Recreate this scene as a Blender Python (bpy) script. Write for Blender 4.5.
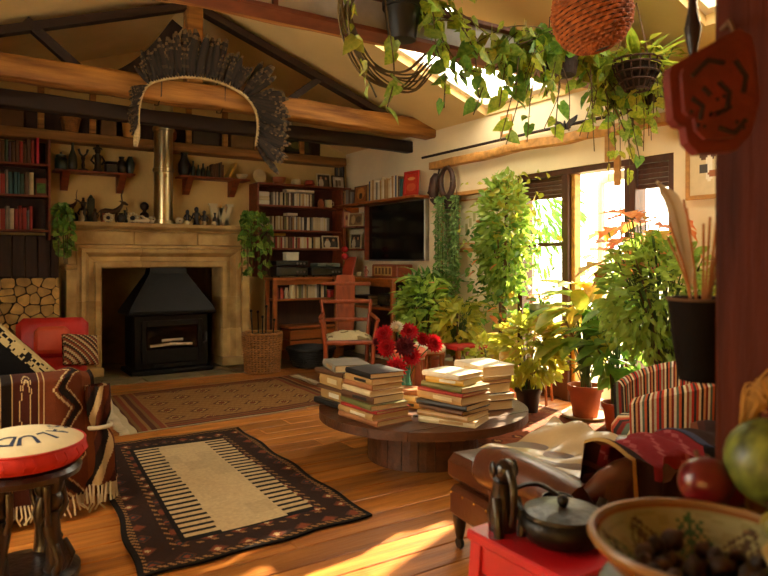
import bpy, math, random
from mathutils import Matrix, Vector
from math import pi, sin, cos, radians as R

for o in list(bpy.data.objects): bpy.data.objects.remove(o, do_unlink=True)
random.seed(7)
scn = bpy.context.scene
COL = scn.collection

# ------------------------------------------------------------------ camera
YAW = 33.1
cam_d = bpy.data.cameras.new('camera'); cam = bpy.data.objects.new('camera', cam_d); COL.objects.link(cam)
cam.location = (0, 0, 1.2); cam.rotation_euler = (R(90), 0, -R(YAW))
cam_d.sensor_width = 36; cam_d.lens = 36 * 658 / 768; cam_d.shift_y = -28 / 768
cam_d.clip_start = .05
cam_d.dof.use_dof = True; cam_d.dof.focus_distance = 4.6; cam_d.dof.aperture_fstop = 3.2
scn.camera = cam
# ------------------------------------------------------------------ light
w = bpy.data.worlds.new('hazy_sky'); scn.world = w; w.use_nodes = True
bg = w.node_tree.nodes['Background']; bg.inputs[0].default_value = (1.0, .91, .70, 1); bg.inputs[1].default_value = 7.0
sd = bpy.data.lights.new('sun', 'SUN'); sd.energy = 34; sd.angle = R(.9); sd.color = (1, .78, .48)
so = bpy.data.objects.new('sun', sd); COL.objects.link(so)
SUN = Vector((.91, .36, math.tan(R(24))))          # towards the sun
so.rotation_euler = SUN.to_track_quat('Z', 'Y').to_euler(); so.location = (9, 7, 6)
vs = scn.view_settings
vs.view_transform = 'Standard'; vs.look = 'None'; vs.gamma = 1; vs.use_curve_mapping = False; vs.exposure = 0.6

# ------------------------------------------------------------------ materials
def C(h):
    h = h.lstrip('#'); r = [int(h[i:i+2], 16) / 255 for i in (0, 2, 4)]
    return tuple(((c / 12.92) if c <= .04045 else ((c + .055) / 1.055) ** 2.4) for c in r)
def mul(c, k): return tuple(min(1, x * k) for x in c)
MATS = {}
def mat(name, col, rough=.6, metal=0., var=.25, scale=6., bump=0., bscale=40., col2=None, stretch=(1, 1, 1), rnd=0., transl=0., attr=False, wave=0., spec=.5, coat=0.):
    if name in MATS: return MATS[name]
    m = bpy.data.materials.new(name); m.use_nodes = True; nt = m.node_tree; N = nt.nodes; L = nt.links
    b = N['Principled BSDF']; b.inputs['Roughness'].default_value = rough; b.inputs['Metallic'].default_value = metal
    b.inputs['Specular IOR Level'].default_value = spec
    if coat: b.inputs['Coat Weight'].default_value = coat; b.inputs['Coat Roughness'].default_value = .15
    if isinstance(col, str): col = C(col)
    if isinstance(col2, str): col2 = C(col2)
    tc = N.new('ShaderNodeTexCoord'); mp = N.new('ShaderNodeMapping'); mp.inputs['Scale'].default_value = stretch
    L.new(tc.outputs['Object'], mp.inputs[0])
    oi = N.new('ShaderNodeObjectInfo')
    if rnd:                                       # shift the pattern from piece to piece
        cv = N.new('ShaderNodeVectorMath'); cv.operation = 'SCALE'; cv.inputs[0].default_value = (7, 13, 5)
        L.new(oi.outputs['Random'], cv.inputs['Scale']); L.new(cv.outputs[0], mp.inputs['Location'])
    nz = N.new('ShaderNodeTexNoise'); nz.inputs['Scale'].default_value = scale; nz.inputs['Detail'].default_value = 6
    L.new(mp.outputs[0], nz.inputs['Vector'])
    mx = N.new('ShaderNodeMix'); mx.data_type = 'RGBA'
    a = mul(col, 1 - var); c2 = col2 if col2 else mul(col, 1 + var)
    mx.inputs[6].default_value = (*a, 1); mx.inputs[7].default_value = (*c2, 1)
    rp = N.new('ShaderNodeMapRange'); rp.inputs[1].default_value = .3; rp.inputs[2].default_value = .7
    L.new(nz.outputs[0], rp.inputs[0]); L.new(rp.outputs[0], mx.inputs[0])
    out = mx.outputs[2]
    if wave:
        wv = N.new('ShaderNodeTexWave'); wv.bands_direction = 'X'; wv.inputs['Scale'].default_value = wave
        wv.inputs['Distortion'].default_value = 6; wv.inputs['Detail'].default_value = 3
        L.new(mp.outputs[0], wv.inputs[0])
        m3 = N.new('ShaderNodeMix'); m3.data_type = 'RGBA'; m3.blend_type = 'MULTIPLY'; m3.inputs[0].default_value = .45
        L.new(out, m3.inputs[6]); L.new(wv.outputs[0], m3.inputs[7]); out = m3.outputs[2]
    if attr:
        at = N.new('ShaderNodeAttribute'); at.attribute_name = 'Col'
        m2 = N.new('ShaderNodeMix'); m2.data_type = 'RGBA'; m2.blend_type = 'MULTIPLY'; m2.inputs[0].default_value = 1
        L.new(at.outputs[0], m2.inputs[6]); L.new(out, m2.inputs[7]); out = m2.outputs[2]
    if rnd:
        hs = N.new('ShaderNodeHueSaturation'); mr = N.new('ShaderNodeMapRange')
        mr.inputs[3].default_value = 1 - rnd; mr.inputs[4].default_value = 1 + rnd
        L.new(oi.outputs['Random'], mr.inputs[0]); L.new(mr.outputs[0], hs.inputs['Value'])
        L.new(out, hs.inputs['Color']); out = hs.outputs[0]
    L.new(out, b.inputs['Base Color'])
    if bump:
        bn = N.new('ShaderNodeTexNoise'); bn.inputs['Scale'].default_value = bscale; bn.inputs['Detail'].default_value = 4
        L.new(mp.outputs[0], bn.inputs['Vector'])
        bp = N.new('ShaderNodeBump'); bp.inputs['Strength'].default_value = bump; bp.inputs['Distance'].default_value = .02
        L.new(bn.outputs[0], bp.inputs['Height']); L.new(bp.outputs[0], b.inputs['Normal'])
    if transl:
        tr = N.new('ShaderNodeBsdfTranslucent'); L.new(out, tr.inputs[0])
        ms = N.new('ShaderNodeMixShader'); ms.inputs[0].default_value = transl
        L.new(b.outputs[0], ms.inputs[1]); L.new(tr.outputs[0], ms.inputs[2]); L.new(ms.outputs[0], N['Material Output'].inputs[0])
    MATS[name] = m
    return m
def leafmat(name, c1, c2, transl=.4, rough=.45):
    if name in MATS: return MATS[name]
    m = mat(name, c1, rough, var=0, transl=transl, rnd=.25, col2=c2, scale=5.0)
    return m
def glassmat(name, tint=(1, 1, 1), k=.08):
    m = bpy.data.materials.new(name); m.use_nodes = True; N = m.node_tree.nodes; L = m.node_tree.links
    N.remove(N['Principled BSDF'])
    t = N.new('ShaderNodeBsdfTransparent'); t.inputs[0].default_value = (*tint, 1)
    g = N.new('ShaderNodeBsdfGlossy'); g.inputs['Roughness'].default_value = .03
    lw = N.new('ShaderNodeLayerWeight'); pw = N.new('ShaderNodeMath'); pw.operation = 'POWER'; pw.inputs[1].default_value = 5
    f = N.new('ShaderNodeMath'); f.operation = 'MULTIPLY_ADD'; f.inputs[1].default_value = .4; f.inputs[2].default_value = k * .3
    L.new(lw.outputs['Facing'], pw.inputs[0]); L.new(pw.outputs[0], f.inputs[0])
    ms = N.new('ShaderNodeMixShader'); L.new(f.outputs[0], ms.inputs[0]); L.new(t.outputs[0], ms.inputs[1]); L.new(g.outputs[0], ms.inputs[2])
    L.new(ms.outputs[0], N['Material Output'].inputs[0]); MATS[name] = m
    return m

# ------------------------------------------------------------------ mesh builder
def TR(x=0, y=0, z=0, rx=0, ry=0, rz=0, s=1):
    m = Matrix.Translation((x, y, z)) @ Matrix.Rotation(rz, 4, 'Z') @ Matrix.Rotation(ry, 4, 'Y') @ Matrix.Rotation(rx, 4, 'X')
    if s != 1: m = m @ (Matrix.Scale(s, 4) if not isinstance(s, tuple) else Matrix.Diagonal((*s, 1)))
    return m
class MB:
    def __init__(self): self.v = []; self.f = []; self.mi = []; self.c = []; self.usec = False
    def add(self, vs, fs, m=None, mi=0, c=None):
        n = len(self.v)
        self.v += [tuple(m @ Vector(p)) for p in vs] if m is not None else [tuple(p) for p in vs]
        for i, f in enumerate(fs):
            self.f.append(tuple(k + n for k in f)); self.mi.append(mi)
            if c is not None: self.usec = True
            self.c.append(c[i] if isinstance(c, list) else c)
        return self
    def box(self, x0, x1, y0, y1, z0, z1, bev=0., m=None, mi=0, c=None):
        b = min(bev, .45 * (x1 - x0), .45 * (y1 - y0), .45 * (z1 - z0))
        if b <= 0:
            vs = [(x, y, z) for x in (x0, x1) for y in (y0, y1) for z in (z0, z1)]
            fs = [(0, 1, 3, 2), (4, 6, 7, 5), (0, 4, 5, 1), (2, 3, 7, 6), (0, 2, 6, 4), (1, 5, 7, 3)]
            return self.add(vs, fs, m, mi, c)
        vs = []; idx = {}
        for i, x in enumerate((x0, x1)):
            for j, y in enumerate((y0, y1)):
                for k, z in enumerate((z0, z1)):
                    sx, sy, sz = (b, -b)[i], (b, -b)[j], (b, -b)[k]
                    for a, p in enumerate(((x, y + sy, z + sz), (x + sx, y, z + sz), (x + sx, y + sy, z))):
                        idx[i, j, k, a] = len(vs); vs.append(p)
        fs = []
        for a in range(3):
            for s in (0, 1):
                q = []
                for u, t in ((0, 0), (1, 0), (1, 1), (0, 1)):
                    ijk = [u, t]; ijk.insert(a, s); q.append(idx[(*ijk, a)])
                if (s == 1) == (a == 1): q.reverse()
                fs.append(tuple(q))
        for i in (0, 1):
            for j in (0, 1):
                fs.append((idx[i, j, 0, 0], idx[i, j, 1, 0], idx[i, j, 1, 1], idx[i, j, 0, 1]))
                fs.append((idx[i, 0, j, 0], idx[i, 1, j, 0], idx[i, 1, j, 2], idx[i, 0, j, 2]))
                fs.append((idx[0, i, j, 1], idx[1, i, j, 1], idx[1, i, j, 2], idx[0, i, j, 2]))
                for k in (0, 1): fs.append((idx[i, j, k, 0], idx[i, j, k, 1], idx[i, j, k, 2]))
        return self.add(vs, fs, m, mi, c)
    def lathe(self, prof, n=20, m=None, mi=0, c=None, cap=True, a0=0., a1=2 * pi, wob=0.):
        full = abs(a1 - a0 - 2 * pi) < 1e-6; k = n if full else n + 1
        vs = []
        for r, z in prof:
            for i in range(k):
                a = a0 + (a1 - a0) * i / n; q = r * (1 + (random.uniform(-wob, wob) if wob else 0))
                vs.append((q * cos(a), q * sin(a), z))
        fs = []; cl = []
        for j in range(len(prof) - 1):
            for i in range(n):
                i2 = (i + 1) % k
                fs.append((j * k + i, j * k + i2, (j + 1) * k + i2, (j + 1) * k + i)); cl.append(c[j] if isinstance(c, list) else c)
        if cap and full:
            if prof[0][0] > 1e-5: fs.append(tuple(reversed(range(k)))); cl.append(c[0] if isinstance(c, list) else c)
            if prof[-1][0] > 1e-5: fs.append(tuple(range((len(prof) - 1) * k, len(prof) * k))); cl.append(c[-1] if isinstance(c, list) else c)
        return self.add(vs, fs, m, mi, cl if c is not None else None)
    def tube(self, pts, r, n=8, closed=False, m=None, mi=0, c=None, flat=1.):
        pts = [Vector(p) for p in pts]; k = len(pts); rs = r if isinstance(r, (list, tuple)) else [r] * k
        up = Vector((0, 0, 1)); vs = []; ref = None
        for i, p in enumerate(pts):
            if closed: t = pts[(i + 1) % k] - pts[i - 1]
            else: t = pts[min(i + 1, k - 1)] - pts[max(i - 1, 0)]
            if t.length < 1e-9: t = Vector((0, 0, 1))
            t.normalize()
            if ref is None: ref = t.orthogonal().normalized() if abs(t.z) > .95 else t.cross(up).normalized()
            a = (ref - t * ref.dot(t))
            a = a.normalized() if a.length > 1e-6 else t.orthogonal().normalized()
            ref = a; b = t.cross(a)
            for j in range(n):
                an = 2 * pi * j / n; vs.append(tuple(p + (a * cos(an) + b * sin(an) * flat) * rs[i]))
        fs = []
        for i in range(k if closed else k - 1):
            i2 = (i + 1) % k
            for j in range(n): fs.append((i * n + j, i * n + (j + 1) % n, i2 * n + (j + 1) % n, i2 * n + j))
        if not closed: fs += [tuple(reversed(range(n))), tuple(range((k - 1) * n, k * n))]
        return self.add(vs, fs, m, mi, c)
    def prism(self, poly, h0, h1, m=None, mi=0, c=None):      # polygon in xy, extruded along z
        n = len(poly)
        vs = [(x, y, h0) for x, y in poly] + [(x, y, h1) for x, y in poly]
        fs = [tuple(reversed(range(n))), tuple(range(n, 2 * n))] + [(i, (i + 1) % n, n + (i + 1) % n, n + i) for i in range(n)]
        return self.add(vs, fs, m, mi, c)
    def ball(self, x, y, z, r, n=12, sz=1., mi=0, c=None, m=None, sx=1., sy=1.):
        k = max(5, n // 2); prof = [(max(1e-6, r * sin(pi * i / k)), -r * cos(pi * i / k)) for i in range(k + 1)]
        mm = Matrix.Translation((x, y, z)) @ Matrix.Diagonal((sx, sy, sz, 1))
        return self.lathe(prof, n, (m @ mm) if m is not None else mm, mi, c, cap=False)
    def grid(self, nx, ny, pos, colf=None, m=None, mi=0, thick=0.):
        vs = [pos(i / nx, j / ny) for j in range(ny + 1) for i in range(nx + 1)]
        fs = []; cl = []
        for j in range(ny):
            for i in range(nx):
                a = j * (nx + 1) + i; fs.append((a, a + 1, a + nx + 2, a + nx + 1))
                if colf: cl.append(colf((i + .5) / nx, (j + .5) / ny))
        if thick:
            nv = len(vs); lo = [(p[0], p[1], p[2] - thick) for p in vs]; vs = vs + lo
            rim = [i for i in range(nx + 1)] + [j * (nx + 1) + nx for j in range(1, ny + 1)] + [ny * (nx + 1) + i for i in range(nx - 1, -1, -1)] + [j * (nx + 1) for j in range(ny - 1, 0, -1)]
            for q in range(len(rim)):
                a, b = rim[q], rim[(q + 1) % len(rim)]; fs.append((b, a, a + nv, b + nv))
                if colf: cl.append(mul(cl[0], .8))
            for j in range(ny):
                for i in range(nx):
                    a = j * (nx + 1) + i + nv; fs.append((a, a + nx + 1, a + nx + 2, a + 1))
                    if colf: cl.append(cl[j * nx + i])
        return self.add(vs, fs, m, mi, cl if colf else None)
    def build(self, name, mats, parent=None, loc=(0, 0, 0), rot=(0, 0, 0), smooth=None):
        me = bpy.data.meshes.new(name); me.from_pydata(self.v, [], self.f)
        if not isinstance(mats, (list, tuple)): mats = [mats]
        for q in mats: me.materials.append(q)
        if len(mats) > 1: me.polygons.foreach_set('material_index', self.mi)
        if self.usec:
            at = me.color_attributes.new('Col', 'FLOAT_COLOR', 'CORNER'); buf = []
            for f, c in zip(self.f, self.c):
                c = c or (1, 1, 1)
                for _ in f: buf += [c[0], c[1], c[2], 1]
            at.data.foreach_set('color', buf)
        if smooth is not None:
            me.polygons.foreach_set('use_smooth', [True] * len(me.polygons))
            if smooth < 180: me.set_sharp_from_angle(angle=R(smooth))
        me.update()
        o = bpy.data.objects.new(name, me); COL.objects.link(o)
        o.location = loc; o.rotation_euler = rot
        if parent is not None: o.parent = parent
        return o
def tag(o, label, cat=None, group=None, kind=None):
    if label: o['label'] = label
    if cat: o['category'] = cat
    if group: o['group'] = group
    if kind: o['kind'] = kind
    return o
def thing(name, label, cat, loc=(0, 0, 0), rz=0, group=None, kind=None):
    o = bpy.data.objects.new(name, None); COL.objects.link(o); o.location = loc; o.rotation_euler = (0, 0, rz)
    o.empty_display_size = .1
    return tag(o, label, cat, group, kind)
def inst(name, mesh, parent, m):
    o = bpy.data.objects.new(name, mesh); COL.objects.link(o); o.parent = parent; o.matrix_local = m
    return o
def U(a, b): return random.uniform(a, b)
def frame_to(p, d, up=(0, 0, 1), s=1., roll=0.):
    """matrix placing a leaf (length +Y, face +Z) at p, pointing along d"""
    y = Vector(d).normalized(); u = Vector(up)
    x = y.cross(u)
    if x.length < 1e-4: x = y.orthogonal()
    x.normalize(); z = x.cross(y)
    m = Matrix((x, y, z)).transposed().to_4x4()
    m = m @ Matrix.Rotation(roll, 4, 'Y') @ (Matrix.Scale(s, 4) if not isinstance(s, tuple) else Matrix.Diagonal((*s, 1)))
    m.translation = Vector(p)
    return m

# ================================================================== THE SETTING
XR, YB, XL, YF = 4.35, 7.6, -.9, -1.6
EAVE, RX, RZ = 2.6, 1.75, 3.53
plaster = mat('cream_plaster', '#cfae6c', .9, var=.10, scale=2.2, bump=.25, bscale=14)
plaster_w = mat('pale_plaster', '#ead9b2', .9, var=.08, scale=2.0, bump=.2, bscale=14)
ceil_m = mat('tan_ceiling_plaster', '#dcbf84', .95, var=.10, scale=1.6, bump=.15, bscale=9)
dkpanel = mat('dark_oak_boards', '#3a2112', .6, var=.35, scale=5, stretch=(6, 6, .6), bump=.2)
plank_m = mat('honey_pine_boards', '#a25c20', .38, var=.35, scale=3.0, stretch=(.5, 7, 7), rnd=.3, bump=.2, bscale=18, col2='#c07c34')
dark_gap = mat('joint_dark', '#1c0f07', .9, var=.1)
timber = mat('red_brown_timber', '#8c5422', .65, var=.4, scale=3.5, stretch=(.5, 5, 5), bump=.5, bscale=10, col2='#bd8238')
timber_l = mat('light_timber', '#b98442', .65, var=.3, scale=3.5, stretch=(5, .5, 5), bump=.35, bscale=10)
timber_d = mat('blackened_timber', '#2a170c', .7, var=.35, scale=4, stretch=(1, 1, 1), bump=.3, bscale=14)
oak = mat('orange_oak', '#9a5420', .45, var=.3, scale=4, stretch=(.6, 5, 5), bump=.1)
oak_r = mat('reddish_shelf_wood', '#7d3a1a', .5, var=.3, scale=4, stretch=(.6, 5, 5), bump=.1)
doorw = mat('door_brown_wood', '#4a2a16', .5, var=.3, scale=4, stretch=(5, 5, .6), bump=.1)
black = mat('black_iron', '#14120f', .5, metal=.4, var=.3, scale=9, bump=.15)
glass = glassmat('window_glass')

def struct(name, mb, m, parent=None, **k):
    o = mb.build(name, m, parent, **k)
    if parent is None: o['kind'] = 'structure'
    return o
# floor: boards one by one along X
fl = MB().box(XL, XR, YF, YB + .6, -.08, -.012).build('floor', dark_gap); tag(fl, 'honey coloured wide pine board floor', kind='structure')
y = YF
while y < 6.68:
    wd = U(.135, .185); xs = [XL]
    while xs[-1] < XR - 1.2: xs.append(min(XR, xs[-1] + U(1.4, 3.4)))
    xs[-1] = XR
    for a, b in zip(xs, xs[1:]):
        z = U(-.0015, .0)
        MB().box(a + .0015, b - .0015, y + .003, min(y + wd, 6.7) - .003, -.03, z, bev=.003).build('floorboard', plank_m, fl)
    y += wd
# hearth of flagstones
stone_h = mat('hearth_flagstone', '#7d7150', .75, var=.3, scale=5, rnd=.18, bump=.4, bscale=16)
he = MB().box(XL, XR, 6.7, YB + .02, -.07, -.012).build('floor_hearth', dark_gap); tag(he, 'stone flag hearth before the fireplace', kind='structure')
for row, (ya, yb) in enumerate(((6.7, 6.98), (6.98, 7.26), (7.26, 7.6))):
    x = XL
    while x < XR - .01:
        w_ = U(.3, .6); x2 = min(XR, x + w_)
        if XR - x2 < .2: x2 = XR
        MB().box(x + .006, x2 - .006, ya + .006, yb - .006, -.04, U(.0, .008), bev=.008).build('flagstone', stone_h, he)
        x = x2
# back wall in pieces round the firebox
FX0, FX1, FZ = 1.27, 2.53, 1.115
wb = MB()
wb.box(XL, FX0, YB, YB + .12, -.1, EAVE).box(FX1, XR + .12, YB, YB + .12, -.1, EAVE).box(FX0, FX1, YB, YB + .12, FZ, EAVE)
wb.prism([(XL, EAVE), (XR, EAVE), (RX, RZ)], 0, .12, Matrix(((1, 0, 0, 0), (0, 0, 1, YB), (0, 1, 0, 0), (0, 0, 0, 1))))
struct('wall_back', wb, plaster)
fb = MB()                                   # firebox lining
fb.box(FX0 - .08, FX0, YB + .0, 8.15, 0, FZ + .08).box(FX1, FX1 + .08, YB, 8.15, 0, FZ + .08).box(FX0 - .08, FX1 + .08, 8.15, 8.25, 0, FZ + .3).box(FX0, FX1, YB, 8.15, FZ, FZ + .08).box(FX0 - .08, FX1 + .08, YB, 8.25, -.06, .004)
struct('wall_firebox', fb, mat('sooty_stone', '#8f7848', .9, var=.4, scale=4, bump=.4, bscale=12))
# right wall round the garden doors
DY0, DY1, DZ = 2.84, 4.43, 1.98
wr = MB()
wr.box(XR, XR + .22, YF, DY0, -.1, EAVE).box(XR, XR + .22, DY1, YB + .12, -.1, EAVE).box(XR, XR + .22, DY0, DY1, DZ, EAVE)
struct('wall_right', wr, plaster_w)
# left wall with an unseen window opening added for fill light; solid front wall
wl = MB()
wl.box(XL - .2, XL, YF, 1.9, -.1, EAVE).box(XL - .2, XL, 4.0, YB + .12, -.1, EAVE).box(XL - .2, XL, 1.9, 4.0, -.1, .75).box(XL - .2, XL, 1.9, 4.0, 2.2, EAVE)
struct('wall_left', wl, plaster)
wf = MB().box(XL - .2, XR + .22, YF - .2, YF, -.1, EAVE)
wf.prism([(XL, EAVE), (XR, EAVE), (RX, RZ)], 0, .2, Matrix(((1, 0, 0, 0), (0, 0, 1, YF - .2), (0, 1, 0, 0), (0, 0, 0, 1))))
struct('wall_front', wf, plaster)
def sash(name, lbl, axis, fixed, a0, a1, z0, z1):
    g = thing(name, lbl, None, kind='structure')
    def B(u0, u1, q0, q1, t=.05): return MB().box(*((u0, u1, fixed - t, fixed + t) if axis == 'x' else (fixed - t, fixed + t, u0, u1)), q0, q1, bev=.004)
    for u0, u1, q0, q1 in ((a0, a0 + .06, z0, z1), (a1 - .06, a1, z0, z1), (a0 + .06, a1 - .06, z0, z0 + .06), (a0 + .06, a1 - .06, z1 - .06, z1)): B(u0, u1, q0, q1).build('window_frame', doorw, g)
    mid = (a0 + a1) / 2; B(mid - .025, mid + .025, z0 + .06, z1 - .06, .04).build('mullion', doorw, g)
    for u0, u1 in ((a0 + .06, mid - .025), (mid + .025, a1 - .06)): B(u0, u1, z0 + .06, z1 - .06, .004).build('pane', glass, g)
sash('window_1', 'brown wooden side window, out of view, added for fill light', 'y', XL - .1, 1.9, 4.0, .75, 2.2)  # invented window, placed to let soft fill light onto sofa and rug

# sloping ceiling, right slope with two rooflights
SL = (RZ - EAVE) / (XR - RX); SLL = (RZ - EAVE) / (RX - XL)
def zr(x): return EAVE + SL * (XR - x)
def slab(mb, x0, x1, y0, y1, zf, t=.12):
    vs = [(x, y_, zf(x) + d) for d in (0, t) for x, y_ in ((x0, y0), (x1, y0), (x1, y1), (x0, y1))]
    mb.add(vs, [(3, 2, 1, 0), (4, 5, 6, 7), (0, 1, 5, 4), (1, 2, 6, 5), (2, 3, 7, 6), (3, 0, 4, 7)])
OP = [(3.0, XR - .02, 3.8, 4.83), (3.15, 4.05, .9, 2.42)]
ce = MB(); XE = XR + .3
slab(ce, XL - .3, RX, YF - .2, YB + .12, lambda x: EAVE + SLL * (x - XL))
slab(ce, RX, 3.0, YF - .2, YB + .12, zr)
slab(ce, 3.0, XE, 4.83, YB + .12, zr); slab(ce, 3.0, XE, 2.42, 3.8, zr); slab(ce, 3.0, XE, YF - .2, .9, zr)
slab(ce, 3.0, 3.15, .9, 2.42, zr); slab(ce, 4.05, XE, .9, 2.42, zr); slab(ce, XR - .02, XE, 3.8, 4.83, zr)
struct('ceiling', ce, ceil_m)
white_p = mat('white_painted_wood', '#f0e6d0', .5, var=.05)
for i, (x0, x1, y0, y1) in enumerate(OP):
    g = thing('window_%d' % (i + 2), 'white framed rooflight in the sloping ceiling', None, kind='structure')
    f = lambda x: zr(x) + .07
    for a, b, c_, d in ((x0, x0 + .05, y0, y1), (x1 - .05, x1, y0, y1), (x0 + .05, x1 - .05, y0, y0 + .05), (x0 + .05, x1 - .05, y1 - .05, y1)):
        mb = MB(); slab(mb, a, b, c_, d, f, .06); mb.build('window_frame', white_p, g)
    mb = MB(); slab(mb, x0 + .05, x1 - .05, y0 + .05, y1 - .05, lambda x: zr(x) + .1, .006); mb.build('pane', glass, g)

# roof timbers
def wavy_beam(x0, x1, y, z, h, d, n=24, amp=.008, seed=1):
    """hewn timber along X with uneven arrises"""
    rr = random.Random(seed); mb = MB(); vs = []
    prof = [(-.5, -.42), (-.42, -.5), (.42, -.5), (.5, -.42), (.5, .42), (.42, .5), (-.42, .5), (-.5, .42)]
    oy = oz = 0
    for i in range(n + 1):
        x = x0 + (x1 - x0) * i / n; oy = .8 * oy + rr.uniform(-amp, amp); oz = .8 * oz + rr.uniform(-amp, amp); k = 1 + rr.uniform(-.04, .04)
        for a, b in prof: vs.append((x, y + a * d * k + oy + rr.uniform(-amp, amp) * .4, z + b * h * k + oz + rr.uniform(-amp, amp) * .4))
    fs = [(i * 8 + j, i * 8 + (j + 1) % 8, (i + 1) * 8 + (j + 1) % 8, (i + 1) * 8 + j) for i in range(n) for j in range(8)]
    fs += [tuple(reversed(range(8))), tuple(range(n * 8, n * 8 + 8))]
    return mb.add(vs, fs)
def strut(mb, a, b, w_, d):
    """square bar from a to b, a thickness of w_ in the XZ plane and d along Y"""
    a = Vector(a); b = Vector(b); t = (b - a).normalized(); n = Vector((-t.z, 0, t.x)) * w_ / 2; q = Vector((0, d / 2, 0))
    vs = [p + s * n + e * q for p in (a, b) for s, e in ((-1, -1), (1, -1), (1, 1), (-1, 1))]
    return mb.add(vs, [(3, 2, 1, 0), (4, 5, 6, 7), (0, 1, 5, 4), (1, 2, 6, 5), (2, 3, 7, 6), (3, 0, 4, 7)])
TY = 5.75
tr = thing('roof_truss', 'rough orange-brown roof truss with dark rafters, carrying the feather headdress', 'roof truss', (0, TY, 2.56))
wavy_beam(XL, XR, 0, .06, .185, .2, seed=3).build('tie_beam', timber, tr, (0, 0, .045), (0, R(.7), 0), smooth=50)
strut(MB(), (XR - .25, 0, .02), (RX, 0, RZ - 2.56 - .1), .065, .10).build('rafter', timber_d, tr)
strut(MB(), (XL + .2, 0, .03), (RX, 0, RZ - 2.56 - .1), .065, .10).build('rafter', timber_d, tr)
MB().box(RX - .07, RX + .07, -.07, .07, .14, RZ - 2.56 - .04, bev=.01).build('king_post', timber, tr)
strut(MB(), (.85, 0, .15), (.45, 0, .48), .07, .08).build('strut', timber_d, tr)
strut(MB(), (2.65, 0, .15), (3.0, 0, .42), .06, .08).build('strut', timber_d, tr)
mb = MB()
for i in range(10):
    t0, t1 = i / 10, (i + 1) / 10; cv = lambda t: (.95 + .72 * t, .25, .14 + .62 * t ** 1.9)
    strut(mb, cv(t0), cv(t1), .11, .10)
mb.build('curved_brace', timber_d, tr)
# steel-faced beam with pale timber behind, over the table
t2 = thing('grey_roof_beam', 'grey painted beam with rust-brown edges and straps, hung with creepers', 'beam', (0, 3.0, 2.40))
greyp = mat('grey_slate_paint', '#bab7b0', .55, var=.2, scale=7, bump=.15)
rust = mat('rust_brown_iron', '#6a3418', .6, var=.35, scale=10)
MB().box(XL, XR, -.03, .03, .025, .185).build('web', greyp, t2)
MB().box(XL, XR, -.075, .075, 0, .025, bev=.004).build('flange', rust, t2); MB().box(XL, XR, -.075, .075, .185, .21, bev=.004).build('flange', rust, t2)
for x in (1.3, 2.0, 2.52, 3.02, 3.5, 4.0): MB().box(x - .012, x + .012, -.05, .05, .02, .19).build('strap', rust, t2)
tm = wavy_beam(XL, XR, 0, 0, .17, .16, seed=9).build('pale_roof_beam', timber, None, (0, 3.36, 2.62), smooth=50)
tag(tm, 'rough tan timber beam running behind the grey creeper-hung beam', 'beam')
# gable shelf above the fireplace wall and the dark beam before it
gs = thing('gable_shelf', 'tan timber storage shelf high on the gable wall above the fireplace', 'shelf', (0, 7.37, 2.46))
MB().box(XL, XR - .12, 0, .225, -.05, .05, bev=.01).build('shelf_board', mat('tan_timber', '#8a5f2c', .7, var=.35, scale=3.5, stretch=(.5, 5, 5), bump=.4, bscale=10), gs)
for x in (.15, .72, 1.2, 2.2, 2.62, 3.02, 3.6): MB().box(x - .03, x + .03, .0, .05, .051, .6 if .3 < x < 3.1 else .36, bev=.006).build('upright', timber, gs)
MB().box(XL, XR - .4, .2, .224, .051, .3).build('back_board', dkpanel, gs)
db = wavy_beam(XL, XR, 0, 0, .13, .13, seed=5).build('dark_cross_beam', timber_d, None, (0, 6.15, 2.49), smooth=50)
tag(db, 'blackened low cross beam passing in front of the flue pipe', 'beam')

# ================================================================== FIREPLACE AND BACK WALL
stone = mat('honey_limestone', '#c09856', .8, var=.28, scale=5, rnd=.1, bump=.35, bscale=18, col2='#d4b272')
fp = thing('fireplace', 'honey limestone fireplace surround with stepped mouldings around the black stove', 'fireplace', (0, 7.25, 0))
FP = [(0, .34), (0, .03), (.015, .0), (.06, .0), (.075, .05), (.12, .06), (.15, .0), (.165, -.02), (.2, -.02), (.215, .02), (.24, .02), (.24, .34)]  # (offset from opening, depth)
def fp_block(side, z0, z1):
    """one stone of a moulded jamb"""
    top = z1 is None; mb = MB(); vs = []; n = len(FP)
    for o, yy in FP:
        x = FX0 - o if side < 0 else FX1 + o
        vs.append((x, yy, z0 + .0015))
    for o, yy in FP:
        x = FX0 - o if side < 0 else FX1 + o
        vs.append((x, yy, (FZ + o) if top else z1 - .0015))
    fs = [tuple(range(n)), tuple(range(2 * n - 1, n - 1, -1))] + [(i, (i + 1) % n, n + (i + 1) % n, n + i) for i in range(n)]
    mb.add(vs, fs); mb.build('jamb_block', stone, fp)
for sd_ in (-1, 1):
    for z0, z1 in ((.1, .42), (.42, .78), (.78, None)): fp_block(sd_, z0, z1)
    xa, xb = (FX0 - .27, FX0 + .01) if sd_ < 0 else (FX1 - .01, FX1 + .27)
    MB().box(xa, xb, -.05, .34, 0, .1, bev=.012).build('plinth', stone, fp)
    xa, xb = (.93, FX0 - .242) if sd_ < 0 else (FX1 + .242, 2.87)
    MB().box(xa, xb, .0, .34, 0, 1.10, bev=.008).build('pilaster', stone, fp)
    MB().box(xa - .02, xb, -.03, .34, 1.10, 1.16, bev=.02).build('pilaster_cap', stone, fp)
    MB().box(xa + .02, xb, .05, .34, 1.16, 1.37, bev=.006).build('pilaster', stone, fp)
lx = [FX0, 1.66, 2.14, FX1]
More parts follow.
